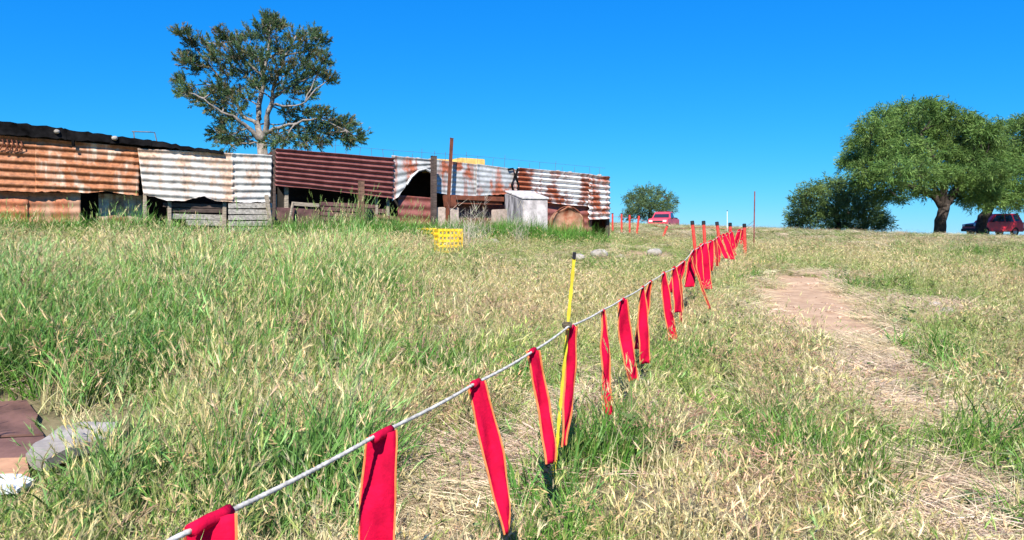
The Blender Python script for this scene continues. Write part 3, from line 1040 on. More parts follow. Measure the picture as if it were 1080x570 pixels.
flag("front red flag of a crossed pair, hanging straight with a blunt end", (678, 303), (681, 384), 3, 11, 11, .5, .3, bow=(-1, 4), seed=9)
flag("slim red flag leaning right alone, next after the crossed pair", (700, 288), (711, 360), 5, 9, 10, .4, .3, bow=(-1, 4), seed=10)
flag("short broad red flag swung sharply down to the left", (721, 276), (708, 309), 5, 12, 13, .3, .2, bow=(0, 3), seed=11)
flag("thin dark red strip below the flag swung to the left", (717, 290), (719, 342), 3, 4, 4, .8, .5, seed=12, m=M_flagdark, d=rope_d(719))
flag("red flag with a slanted hem just left of the brightest pair", (732, 264), (727, 303), 5, 10, 11, .3, .2, bow=(0, 3), seed=13)
flag("thin dark cord strip trailing to the right near the ground", (729, 270), (748, 326), 2, 2.5, 2.5, .8, .5, seed=14, m=M_flagdark, d=rope_d(731))
flag("brightest long red flag of the far cluster, ends lowest", (742, 257), (745, 305), 8, 12, 12, .2, .2, bow=(0, 2), seed=15)
flag("red flag tucked right behind the brightest long one", (750, 254), (749, 286), 6, 7, 6, .3, .3, seed=16)
flag("thin dark red flag right of the brightest long one", (754, 252), (757, 281), 3, 4, 3, .5, .5, seed=17, m=M_flagdark)
flag("far red flag leaning right, first of the V shaped bunch", (757, 250), (766, 273), 4, 5.5, 5, .3, .3, seed=18)
flag("far red flag leaning right, second of the V shaped bunch", (763, 247), (773, 274), 4, 6.5, 6, .3, .3, seed=19)
flag("far red flag hanging straight in the V shaped bunch", (771, 244.5), (775, 273), 4, 6, 5, .3, .3, seed=20)
flag("far red flag leaning left, closing the V shaped bunch", (780, 242), (773.5, 270), 4, 5.5, 4, .3, .3, seed=21)
flag("far red flag between the brightest long one and the slanted hem one", (737, 260.5), (739, 296), 5, 7, 6, .3, .3, seed=31)
flag("far red flag just before the V shaped bunch, leaning left", (760, 248.5), (756, 277), 4, 6, 6, .3, .3, seed=32)
flag("far red flag deep in the V shaped bunch, shortest of them", (767, 246), (768, 266), 4, 5.5, 6, .3, .3, seed=33)
flag("far red flag right of the V shaped bunch beside the last red stake", (784, 241), (782, 266), 3.5, 5, 5, .3, .3, seed=34)
flag("red flag swung right between two left swung ones, upper middle of the rope", (711, 282), (716, 330), 5, 8, 9, .3, .3, seed=35)
# the clip
c = P(578, 492, rope_d(562)); bm = bmesh.new()
tube(bm, [c + Vector((-.012, 0, .012)), c + Vector((.004, 0, 0)), c + Vector((-.004, 0, -.02)), c + Vector((-.018, 0, -.018))], .011, 7, wob=.2)
bm_obj("clip", bm, mat("black_plastic", (.015, .015, .018), .5, 0, .2, 10), f4)

M_stakey = mat("yellow_stake", (.60, .50, .03), .6, 0, .3, 14, .2, col2=(.45, .36, .03))
M_black = mat("black_cap", (.018, .017, .02), .6, 0, .3, 10)
M_stakered = mat("red_stake", (.62, .055, .04), .7, 0, .25, 14)


def stake(name, label, base, top, r, m, cap=.055, group=None, twist=False, cat="stake"):
    root = empty(name, base); tag(root, label, cat, group)
    ax = (top - base); Ln = ax.length; ax.normalize()
    bm = bmesh.new()
    if twist:
        # flat notched bar
        s = ax.cross(Vector((0, 1, 0))).normalized(); n = s.cross(ax)
        N = 60; rings = []
        for i in range(N + 1):
            c = base - ax * .2 + (top - base + ax * .2 - ax * cap) * (i / N)
            k = 1 + (.18 if i % 4 < 2 else -.12)
            th = .25 * math.sin(i * .3)
            a = s * math.cos(th) + n * math.sin(th); b = n * math.cos(th) - s * math.sin(th)
            rings.append([bm.verts.new(c + a * x * r * k + b * y * r * .45) for x, y in ((-1, -1), (1, -1), (1, 1), (-1, 1))])
        for i in range(N):
            for k in range(4): bm.faces.new((rings[i][k], rings[i][(k + 1) % 4], rings[i + 1][(k + 1) % 4], rings[i + 1][k]))
        bm.faces.new(rings[0]); bm.faces.new(rings[-1][::-1])
    else:
        tube(bm, [base - ax * .2, base.lerp(top, .5), top - ax * cap], [r, r, r * .95], 7)
    bm_obj("shaft", bm, m, root)
    if cap:
        bm = bmesh.new(); tube(bm, [top - ax * cap, top - ax * cap * .1, top], [r * 1.12, r * 1.12, r * .7], 8)
        bm_obj("cap", bm, M_black, root)
    return root


yd = rope_d(599) + .03
yt = P(606, 266, yd); yb0 = P(590, 440, yd + .05); yb = yb0 + (yb0 - yt).normalized() * .0
# run the axis on to the ground
ax = (yb0 - yt).normalized(); q = yb0.copy()
while q.z > g1(q.x, q.y): q += ax * .02
ys = stake("marker_stake", "leaning yellow stake with black top that carries the rope near the middle", q, yt, .0075, M_stakey, .034, twist=True)
bm = bmesh.new(); kc = P(598, 343, yd)
for k in range(3):
    ring = [kc + Vector((math.cos(t) * .02, math.sin(t) * .02, .006 * k - .006 + .004 * math.sin(t))) for t in np.linspace(0, 2 * math.pi, 13)]
    tube(bm, ring, .005, 5, cap=False)
bm_obj("rope_knot", bm, mat("dark_twine", (.10, .08, .05), .9, 0, .3, 30), ys)

# tall steel post at the corner
stake("corner_post", "tall thin reddish steel post at the far end of the rope", POST, P(796, 202, POST.y), .018, mat("red_brown_steel", (.22, .07, .06), .7, .2, .3, 10), 0, cat="post")
# thin white stake on the crest
b = GP(767, 245); stake("marker_stake", "thin white stake with a small black cap on the crest among the red stakes", Vector((b.x, b.y, b.z)), P(767, 222, b.y), .018, mat("white_stake", (.7, .7, .68), .6, 0, .1, 8), .05)

# red stakes with black tops
RS = [(730, 233, 734, 17.0, "red stake with black top standing over the slanted flags, first right of the red pickup"),
      (742, 233, 744, 17.5, "red stake with black top directly above the brightest long flag"),
      (756, 234, 760, 18.0, "red stake with black top leaning above the V shaped bunch of flags"),
      (770, 235, 771, 18.4, "red stake with black top rising out of the V shaped bunch of flags"),
      (785, 236, 786, 17.5, "red stake with black top standing just left of the tall steel post"),
      (704, 238, 699, 27.0, "leaning red stake below the red pickup on the crest"),
      (674, 227, 671, 29.0, "leaning red stake on the crest, just left of the red pickup"),
      (664, 226, 664, 31.0, "red stake on the crest before the small bush, left of the leaning one"),
      (655.5, 225, 655.5, 32.0, "red stake on the crest between the pen and the small bush, second from the pen"),
      (646, 225, 646, 33.0, "red stake on the crest nearest the end of the pen")]
tops = []
for (px, py, bx, d, lab) in RS:
    top = P(px, py, d); bxw = (bx - 540) / F * d
    base = Vector((bxw, d, g1(bxw, d)))
    stake("marker_stake", lab, base, top, .040 if d < 25 else .042, M_stakered, .09 if d < 25 else .03, "red stakes with black tops" if d < 25 else "red stakes on the crest")
    tops.append(top)
# cord along the crest between the stakes
bm = bmesh.new(); line = [Vector((POST.x, POST.y, POST.z + .7))] + [tops[k] - Vector((0, 0, .16)) for k in (4, 3, 2, 1, 0, 5, 6, 7, 8, 9)]
tube(bm, line, .006, 4)
tag(bm_obj("cord", bm, mat("red_cord", (.5, .10, .08), .9, 0, .2, 20)), "thin red cord strung between the red stakes on the crest", "cord")


# ------------------------------------------------------------------ trees
LEAF = leaf_mat("foliage", "tint", .30, .6)
M_bark = mat("grey_bark", (.23, .20, .175), .95, 0, .35, 9, .6)
M_bark2 = mat("dark_bark", (.055, .043, .036), .95, 0, .35, 6, .6)


def leaves(name, pos, axis, Ls, Ws, cols, parent, droop=0.0):
    """one narrow two-triangle leaf per row"""
    n = len(pos)
    axis = axis / (np.linalg.norm(axis, axis=1, keepdims=True) + 1e-9)
    rnd = rng.normal(size=(n, 3)); sd = np.cross(axis, rnd); sd /= (np.linalg.norm(sd, axis=1, keepdims=True) + 1e-9)
    a = pos; b = pos + axis * Ls[:, None]; mid = pos + axis * (Ls * .45)[:, None]; mid[:, 2] += .08 * Ls
    b = b.copy(); b[:, 2] -= droop * Ls
    l = mid + sd * Ws[:, None] * .5; r = mid - sd * Ws[:, None] * .5
    V = np.stack([a, l, b, r], 1).reshape(-1, 3)
    Q = np.arange(4 * n).reshape(-1, 4)
    me = np_mesh(name, V, quads=Q, colors=np.repeat(cols, 4, axis=0))
    return link(name, me, LEAF, parent)


def limb(bm, a, b, r0, r1, seg=7, kink=.12, n=6):
    a = Vector(a); b = Vector(b); L_ = (b - a).length
    pts = []; rad = []
    for i in range(n + 1):
        t = i / n
        p = a.lerp(b, t)
        if 0 < i < n: p += Vector([random.uniform(-1, 1) * kink * L_ * .35 for _ in range(3)])
        pts.append(p); rad.append(r0 + (r1 - r0) * t)
    tube(bm, pts, rad, seg)
    return pts


def tree_conifer():
    d0 = 27.0
    base = P(277, 160, d0); base.z = g1(base.x, base.y)
    root = empty("conifer_tree", base); tag(root, "tall ragged dark conifer with pale bare trunk behind the tin shack", "tree")
    bm = bmesh.new()
    fork = P(276, 150, d0)
    tube(bm, [base - Vector((0, 0, .2)), base.lerp(fork, .5) + Vector((.1, 0, 0)), fork], [.26, .2, .17], 9, wob=.06)
    s = lambda x, y, dd=0: P(x, y, d0 + dd)
    mains = [([fork, s(272, 132, .2), s(274, 112, .3), s(278, 80, .2), s(284, 45), s(285, 22)], .19, .03),
             ([fork, s(281, 132, -.3), s(285, 112, -.5), s(290, 90, -.6), s(300, 60, -.4), s(312, 38, -.2)], .17, .03),
             ([fork, s(262, 135, -.3), s(250, 126, -.6), s(235, 118, -1), s(215, 104, -1.2)], .13, .025),
             ([s(272, 132, .2), s(255, 122, .6), s(240, 95, 1.0), s(222, 70, 1.1), s(195, 40, .8)], .11, .02),
             ([s(281, 140, -.2), s(295, 135, -.8), s(312, 130, -1.1), s(335, 125, -1), s(365, 138, -.8)], .10, .02),
             ([s(278, 80, .2), s(255, 62, .5), s(235, 45, .6)], .08, .02), ([s(287, 105, -.5), s(310, 90, .4), s(335, 78, .7)], .08, .02),
             ([s(284, 60), s(305, 50, .4), s(332, 40, .5)], .07, .02), ([s(270, 150), s(250, 146, .6), s(232, 144, .8)], .06, .02), ([s(285, 110, -.4), s(305, 112, -1.2), s(322, 108, -1.4)], .06, .02)]
    for pts, r0, r1 in mains:
        pp = []
        for i in range(len(pts) - 1):
            for k in range(3): pp.append(pts[i].lerp(pts[i + 1], k / 3) + Vector([random.uniform(-.05, .05) for _ in range(3)]))
        pp.append(pts[-1])
        tube(bm, pp, list(np.linspace(r0 * .72, r1 * .8, len(pp))), 6)
    lobes = [(285, 21, 6), (277, 29, 7), (295, 28, 7), (286, 36, 12), (268, 38, 9), (250, 44, 9), (237, 40, 7), (222, 50, 8), (205, 46, 8), (192, 36, 6), (200, 62, 7), (212, 72, 9), (195, 66, 6), (228, 62, 10),
             (245, 60, 13), (262, 58, 14), (262, 76, 13), (240, 78, 11), (280, 64, 15), (300, 56, 13), (316, 42, 9), (332, 38, 7), (338, 44, 5), (325, 54, 9), (340, 64, 6), (318, 68, 9), (335, 78, 7), (346, 84, 5), (318, 84, 10),
             (302, 80, 12), (284, 86, 12), (310, 98, 10), (326, 98, 7), (190, 86, 5), (197, 97, 7), (208, 104, 8), (222, 108, 9), (236, 112, 9), (228, 94, 9), (242, 98, 9), (250, 120, 8), (235, 128, 7), (228, 142, 6), (244, 142, 8), (257, 148, 7), (240, 152, 6),
             (258, 104, 8), (322, 118, 8), (338, 124, 8), (352, 128, 8), (366, 134, 7), (378, 146, 6), (360, 144, 8), (344, 140, 9), (328, 140, 8), (318, 148, 8), (300, 148, 9), (290, 152, 7), (336, 152, 6), (368, 150, 5), (302, 118, 6), (270, 92, 8), (308, 132, 6)]
    pos = []; axs = []; Ls = []; Ws = []; cols = []
    trunk_pts = [p for pts, _, _ in mains for p in pts]
    for (lx, ly, lr) in lobes:
        R = lr * d0 / F
        c = s(lx, ly, random.uniform(-1, 1) * max(.2, 2.2 * (1 - abs(lx - 280) / 110)))
        src = min(trunk_pts, key=lambda q: (q - c).length + max(0, q.z - c.z) * .6)
        limb(bm, src, c, .035, .012, 5, .15, 4)
        ntuft = int(16 + lr * 2.6)
        out = (c - s(281, 95)).normalized()
        tone = random.uniform(.75, 1.2)
        for t in range(ntuft):
            dv = Vector([random.gauss(0, 1) for _ in range(3)]).normalized()
            tc = c + Vector((dv.x, dv.y, dv.z * .8)) * R * random.uniform(.2, 1.55)
            ax = (dv * .6 + out * .5 + Vector((0, 0, .5))).normalized()
            k = 26; TL = random.uniform(.18, .36)
            if random.random() < .25:
                limb(bm, c, tc, .01, .005, 4, .1, 2)
            warm = random.random() < .22
            for q in range(k):
                f = random.random()
                pos.append(tc + ax * TL * (f - .3)); a2 = ax + Vector([random.gauss(0, .55) for _ in range(3)])
                axs.append(a2); Ls.append(random.uniform(.09, .18)); Ws.append(random.uniform(.018, .034))
                g = tone * random.uniform(.7, 1.3)
                cols.append((.20 * g, .17 * g, .08 * g) if warm else (.088 * g, .15 * g, .06 * g))
    bm_obj("trunk", bm, M_bark, root, True)
    leaves("crown", np.array([tuple(p) for p in pos]), np.array([tuple(p) for p in axs]), np.array(Ls), np.array(Ws), np.array(cols), root)


tree_conifer()


def broad_tree(name, label, d0, base_px, limbs, lobes, palette, leafL=(.16, .34), leafW=(.05, .09), depth=3.0, per=34, clus=12, weep=.25, cx=None, r_trunk=.3, bark=None):
    base = P(base_px[0], base_px[1], d0); base.z = g1(base.x, base.y)
    root = empty(name, base); tag(root, label, "tree")
    bm = bmesh.new(); tp = []
    for pts, r0, r1 in limbs:
        pp = [P(x, y, d0 + dd) for (x, y, dd) in pts]
        if pts[0][:2] == base_px: pp[0] = base - Vector((0, 0, .2))
        q = []
        for i in range(len(pp) - 1):
            for k in range(4): q.append(pp[i].lerp(pp[i + 1], k / 4) + Vector([random.uniform(-.06, .06) for _ in range(3)]))
        q.append(pp[-1]); tube(bm, q, list(np.linspace(r0, r1, len(q))), 8, wob=.08); tp += pp[1:]
    pos = []; axs = []; Ls = []; Ws = []; cols = []
    xs = [l[0] for l in lobes]; cx = cx or (min(xs) + max(xs)) / 2; hw = (max(xs) - min(xs)) / 2 + 15
    for l in lobes:
        lx, ly, lr = l[:3]
        R = lr * d0 / F
        dd = l[3] if len(l) > 3 else random.uniform(-1, 1) * depth * math.sqrt(max(.05, 1 - ((lx - cx) / hw) ** 2))
        if ly > 178 and len(l) < 4 and lr > 7: dd -= depth * random.uniform(.2, 1.1)
        c = P(lx, ly, d0 + dd)
        src = min(tp, key=lambda q: (q - c).length)
        limb(bm, src, c, .06, .015, 5, .12, 5)
        tone = random.uniform(.8, 1.15)
        ncl = int(per * (lr / 14) ** 1.6)
        for t in range(ncl):
            dv = Vector([random.gauss(0, 1) for _ in range(3)]).normalized()
            rad = random.random() ** .45 * (1.0 if random.random() < .82 else random.uniform(1.2, 1.6))
            tc = c + Vector((dv.x * 1.15, dv.y * 1.15, dv.z * .85)) * R * rad
            ax = (Vector((dv.x, dv.y, dv.z * .5 + .15)) + Vector([random.gauss(0, .3) for _ in range(3)])).normalized()
            TL = random.uniform(.5, .95)
            p1 = tc + ax * TL * .5 - Vector((0, 0, weep * TL))
            if random.random() < .3: limb(bm, c.lerp(tc, .4), tc, .018, .007, 4, .1, 2)
            col = palette[0] if random.random() < .6 else palette[1]
            for q in range(clus):
                f = random.random()
                pos.append(tc + (p1 - tc) * f + Vector([random.gauss(0, .09) for _ in range(3)]))
                axs.append(ax * .6 + Vector((0, 0, -weep)) + Vector([random.gauss(0, .6) for _ in range(3)]))
                Ls.append(random.uniform(*leafL)); Ws.append(random.uniform(*leafW))
                g = tone * random.uniform(.75, 1.25); cols.append((col[0] * g, col[1] * g, col[2] * g))
    bm_obj("trunk", bm, bark or M_bark2, root, True)
    leaves("crown", np.array([tuple(p) for p in pos]), np.array([tuple(p) for p in axs]), np.array(Ls), np.array(Ws), np.array(cols), root)


GREEN = [(.10, .185, .04), (.15, .235, .055)]
broad_tree("shade_tree", "large spreading green tree with leaning trunk on the crest at right", 50, (990, 247),
           [([(990, 247, 0), (992, 232, 0), (996, 216, 0)], .42, .34), ([(996, 218, 0), (985, 206, .2), (965, 198, .4), (945, 192, .2), (920, 185, 0)], .34, .08),
            ([(996, 218, 0), (994, 195, -.3), (985, 170, -.5), (970, 140, -.4)], .32, .07), ([(996, 217, 0), (1008, 200, .6), (1025, 180, 1), (1040, 160, 1)], .30, .07),
            ([(990, 205, 0), (975, 180, 1), (950, 150, 1.4)], .2, .06), ([(1003, 207, .3), (1018, 195, -1), (1035, 190, -1.6)], .2, .06)],
           [(900, 166, 10), (908, 150, 12), (916, 134, 10), (926, 148, 14), (920, 166, 13), (932, 124, 11), (948, 120, 13), (963, 114, 10), (976, 113, 9), (990, 118, 12), (1006, 124, 12), (1020, 128, 9), (946, 138, 16), (966, 134, 16), (986, 138, 16), (1006, 142, 15),
            (1022, 148, 13), (936, 164, 14), (956, 158, 16), (978, 160, 16), (1000, 164, 16), (1020, 168, 14), (912, 180, 11), (926, 188, 10), (944, 180, 12), (966, 182, 13), (988, 184, 13), (1008, 188, 13), (1026, 188, 13), (906, 194, 7), (938, 200, 8), (930, 208, 6), (1016, 204, 10), (1034, 204, 9),
            (893, 172, 6), (1038, 170, 12), (1036, 138, 8), (958, 200, 6), (974, 202, 5), (948, 210, 4), (1040, 190, 10), (1046, 150, 11), (1050, 168, 12), (1048, 182, 11), (1044, 206, 9), (1026, 212, 7), (1030, 160, 12), (1044, 136, 8), (1030, 130, 8)],
           GREEN, per=130, depth=4, r_trunk=.5, leafL=(.16,.42), leafW=(.03,.065), clus=20)
broad_tree("shade_tree", "dense green tree at the right edge shading the red car", 56, (1034, 246),
           [([(1034, 246, 0), (1036, 232, 0), (1044, 218, 0)], .42, .34), ([(1044, 219, 0), (1060, 195, 0), (1075, 160, 0)], .3, .07), ([(1044, 219, 0), (1030, 200, .5), (1050, 170, 1)], .22, .06), ([(1050, 210, 0), (1085, 205, 0), (1120, 190, 0)], .2, .06), ([(1070, 175, 0), (1100, 160, .6)], .14, .05)],
           [(1050, 142, 9), (1062, 134, 9), (1074, 130, 9), (1088, 130, 11), (1104, 136, 12), (1120, 146, 12), (1056, 158, 12), (1074, 150, 14), (1094, 152, 15), (1112, 160, 14), (1054, 176, 12), (1072, 172, 14), (1092, 174, 15), (1112, 180, 14), (1130, 176, 12), (1052, 196, 11), (1070, 194, 13), (1088, 198, 13), (1108, 202, 12), (1048, 210, 8), (1064, 212, 9), (1080, 214, 9), (1096, 216, 8), (1120, 205, 9)],
           GREEN, per=120, depth=3.5, cx=1085, leafL=(.16,.42), leafW=(.03,.065), clus=20)
broad_tree("bushy_tree", "low rounded dark green tree left of the large spreading tree", 60, (884, 247),
           [([(884, 247, 0), (884, 236, 0), (880, 222, 0)], .3, .22), ([(880, 224, 0), (865, 212, .5), (850, 205, .6)], .16, .05), ([(880, 224, 0), (890, 205, -.4), (885, 195, 0)], .16, .05), ([(884, 230, 0), (905, 220, .5), (925, 225, .5)], .16, .05)],
           [(845, 212, 9), (856, 202, 10), (870, 198, 9), (882, 196, 8), (894, 200, 10), (908, 204, 10), (918, 212, 9), (842, 226, 9), (858, 218, 12), (876, 214, 13), (896, 218, 13), (914, 224, 11), (928, 230, 9), (850, 236, 8), (866, 232, 10), (884, 232, 10), (902, 234, 10), (920, 237, 8), (934, 237, 6), (838, 236, 6), (872, 241, 6), (892, 242, 6), (908, 242, 6)],
           [(.10, .165, .05), (.14, .21, .06)], per=120, depth=3, weep=.15, leafL=(.16,.42), leafW=(.035,.07), clus=18)
broad_tree("round_bush", "small round dark bush on the crest behind the red pickup", 76, (686, 234),
           [([(686, 234, 0), (686, 226, 0), (685, 216, 0)], .2, .14), ([(686, 222, 0), (672, 212, .3), (668, 208, .4)], .1, .04), ([(686, 222, 0), (700, 212, -.3), (704, 210, 0)], .1, .04)],
           [(666, 212, 6), (672, 205, 6), (680, 202, 6), (690, 203, 6), (700, 207, 6), (707, 213, 5), (664, 222, 5), (674, 216, 8), (686, 213, 9), (697, 217, 8), (706, 222, 5), (670, 227, 6), (682, 226, 7), (694, 227, 7), (663, 229, 4)],
           [(.09, .145, .055), (.115, .17, .06)], per=140, depth=2, weep=.05, leafL=(.16,.42), leafW=(.035,.07), clus=18)

# ------------------------------------------------------------------ vehicles
M_tyre = mat("tyre", (.02, .02, .02), .9, 0, .2, 10)
M_rim = mat("wheel_rim", (.35, .35, .36), .4, .7, .1, 10)
M_glass = mat("car_glass", (.02, .025, .03), .08, 0, .1, 3, spec=.8)
M_red1 = mat("red_car_paint", (.55, .02, .035), .35, 0, .08, 2, spec=.6)
M_red2 = mat("red_truck_paint", (.62, .045, .075), .4, 0, .1, 2, spec=.6)
M_lamp = mat("lamp_glass", (.75, .73, .7), .2, 0, .05, 5, spec=.8)
M_tail = mat("tail_lamp", (.5, .05, .02), .25, 0, .05, 5, spec=.8)
M_trim = mat("dark_trim", (.03, .03, .032), .7, 0, .2, 8)


def vehicle(name, label, cat, loc, yaw, paint, prof, cabin, Wd, wheels, wr, side_glass, front_glass, rear_glass, extra=None):
    """side profile (x forward, z up) lofted across the width, cabin narrower at the top"""
    root = empty(name, loc); root.rotation_euler = (0, 0, yaw); tag(root, label, cat)

    def part(nm, bm, m, par=None, smooth=False):
        me = bpy.data.meshes.new(nm); bmesh.ops.recalc_face_normals(bm, faces=bm.faces); bm.to_mesh(me); bm.free()
        me.materials.append(m); o = bpy.data.objects.new(nm, me); COL.objects.link(o); o.parent = par or root
        if smooth:
            for p in me.polygons: p.use_smooth = True
        return o

    def prism(bm, pl, ws):
        a = [bm.verts.new((x, -w_, z)) for (x, z), w_ in zip(pl, ws)]; b = [bm.verts.new((x, w_, z)) for (x, z), w_ in zip(pl, ws)]
        n = len(pl); bm.faces.new(a); bm.faces.new(b[::-1])
        for k in range(n): bm.faces.new((a[k], b[k], b[(k + 1) % n], a[(k + 1) % n]))
    bm = bmesh.new(); prism(bm, prof, [Wd / 2] * len(prof))
    bmesh.ops.bevel(bm, geom=list(bm.edges), offset=.05, segments=3, affect='EDGES')
    part("body", bm, paint, smooth=False)
    zb = min(z for _, z in cabin); zt = max(z for _, z in cabin)
    bm = bmesh.new(); prism(bm, cabin, [Wd / 2 - .03 - .16 * (z - zb) / (zt - zb) for _, z in cabin])
    bmesh.ops.bevel(bm, geom=list(bm.edges), offset=.04, segments=2, affect='EDGES')
    cab = part("cabin", bm, paint)
    yat = lambda z: Wd / 2 - .03 - .16 * (z - zb) / (zt - zb)
    for pl in side_glass:
        for sg in (-1, 1):
            bm = bmesh.new()
            v = [bm.verts.new((x, sg * (yat(z) + .012), z)) for x, z in pl]; v2 = [bm.verts.new((x, sg * (yat(z) - .02), z)) for x, z in pl]
            n = len(pl); bm.faces.new(v); bm.faces.new(v2[::-1])
            for k in range(n): bm.faces.new((v[k], v2[k], v2[(k + 1) % n], v[(k + 1) % n]))
            part("window", bm, M_glass, cab)
    for nm, (x0, z0, x1, z1, dx) in (("windscreen", front_glass), ("rear_window", rear_glass)):
        bm = bmesh.new()
        v = [bm.verts.new(q) for q in ((x0 + dx, -yat(z0) + .1, z0), (x0 + dx, yat(z0) - .1, z0), (x1 + dx, yat(z1) - .08, z1), (x1 + dx, -yat(z1) + .08, z1))]
        f = bm.faces.new(v); e = bmesh.ops.extrude_face_region(bm, geom=[f])
        for g in e['geom']:
            if isinstance(g, bmesh.types.BMVert): g.co.x -= dx * 2
        part(nm, bm, M_glass, cab)
    for x in wheels:
        for sg in (-1, 1):
            bm = bmesh.new(); yy = sg * (Wd / 2 - .10)
            pr = [(wr * .55, -.1), (wr * .9, -.11), (wr, -.07), (wr, .07), (wr * .9, .11), (wr * .55, .1)]
            rings = [[bm.verts.new((x + math.cos(t) * r, yy + o_, wr + math.sin(t) * r)) for t in np.linspace(0, 2 * math.pi, 21)[:-1]] for r, o_ in pr]
            for i in range(len(pr)):
                A, B = rings[i], rings[(i + 1) % len(pr)]
                for k in range(20): bm.faces.new((A[k], A[(k + 1) % 20], B[(k + 1) % 20], B[k]))
            wh = part("wheel", bm, M_tyre)
            bm = bmesh.new(); tube(bm, [(x, yy - .085, wr), (x, yy + .085, wr)], wr * .6, 14); part("rim", bm, M_rim, wh)
    xf = max(x for x, _ in prof); xr = min(x for x, _ in prof)
    for sg in (-1, 1):
        bm = bmesh.new(); add_box(bm, (xf - .02, sg * (Wd / 2 - .24), .78 if extra != 'suv' else .82), (.10, .30, .15), None, .02); part("headlight", bm, M_lamp)
        bm = bmesh.new(); add_box(bm, (xr + .02, sg * (Wd / 2 - .15), .85), (.09, .16, .26), None, .02); part("tail_light", bm, M_tail)
        bm = bmesh.new(); add_box(bm, (front_glass[0] - .25, sg * (Wd / 2 + .08), 1.05), (.10, .16, .13), None, .02); part("mirror", bm, M_trim)
        bm = bmesh.new(); add_box(bm, (.1, sg * (Wd / 2 + .004), .92), (.16, .02, .03), None, .004); part("door_handle", bm, M_trim)
    bm = bmesh.new(); add_box(bm, (xf + .03, 0, .45), (.12, Wd * .96, .2), None, .03); part("bumper", bm, M_trim)
    bm = bmesh.new(); add_box(bm, (xr - .03, 0, .48), (.12, Wd * .96, .18), None, .03); part("bumper", bm, M_trim)
    bm = bmesh.new(); add_box(bm, (xf + .005, 0, .75), (.05, Wd * .5, .14), None, .01); part("grille", bm, M_trim)
    return root, part


# red estate car on the right, nose to the left
cx_ = (1046 - 540) / F * 60
cz = g1(cx_, 60)
car_ = vehicle("parked_car", "dark red estate car parked in the shade under the tree at the right edge", "car", (cx_, 60, cz), math.pi + .12, M_red1,
        [(2.0, .35), (2.05, .62), (1.95, .86), (.95, .98), (-1.95, 1.0), (-2.08, .7), (-2.05, .32)],
        [(1.05, .96), (.35, 1.56), (-1.65, 1.58), (-1.98, .98)], 1.75, (1.28, -1.28), .33,
        [[(.75, 1.02), (.28, 1.46), (-.35, 1.47), (-.35, 1.02)], [(-.45, 1.02), (-.45, 1.47), (-1.05, 1.47), (-1.15, 1.02)], [(-1.25, 1.04), (-1.15, 1.47), (-1.5, 1.46), (-1.68, 1.06)]],
        (.95, 1.02, .42, 1.48, .02), (-1.93, 1.04, -1.72, 1.46, -.02))
car_[0].scale = (1, 1, 1.16)
# red pickup behind the crest, three quarter view
px_ = (700 - 540) / F * 66
pz = g1(px_, 66)
r, part = vehicle("pickup_truck", "bright red pickup truck standing behind the crest before the small bush", "pickup", (px_, 66, pz - .12), math.pi * 1.36, M_red2,
                  [(2.3, .42), (2.32, .72), (2.2, .98), (1.1, 1.06), (-.35, 1.06), (-.4, 1.06), (-2.35, 1.04), (-2.35, .45)],
                  [(1.15, 1.03), (.6, 1.62), (-.45, 1.64), (-.6, 1.03)], 1.7, (1.45, -1.45), .36,
                  [[(.85, 1.1), (.5, 1.54), (-.35, 1.55), (-.45, 1.1)]], (1.08, 1.1, .64, 1.55, .02), (-.58, 1.12, -.5, 1.52, -.02))
bm = bmesh.new(); add_box(bm, (-1.45, 0, 1.10), (1.6, 1.45, .12), None, .03); part("bed_cover", bm, M_trim)
bm = bmesh.new()
for y in (-.6, .6): tube(bm, [(-.62, y, 1.05), (-.66, y, 1.72)], .03, 6)
tube(bm, [(-.66, -.63, 1.72), (-.66, .63, 1.72)], .03, 6); part("roll_bar", bm, M_trim)

# ------------------------------------------------------------------ grass (uncountable: scattered tufts)
GRASS = leaf_mat("grass_blades", "tint", .16, .6, instancer=True)


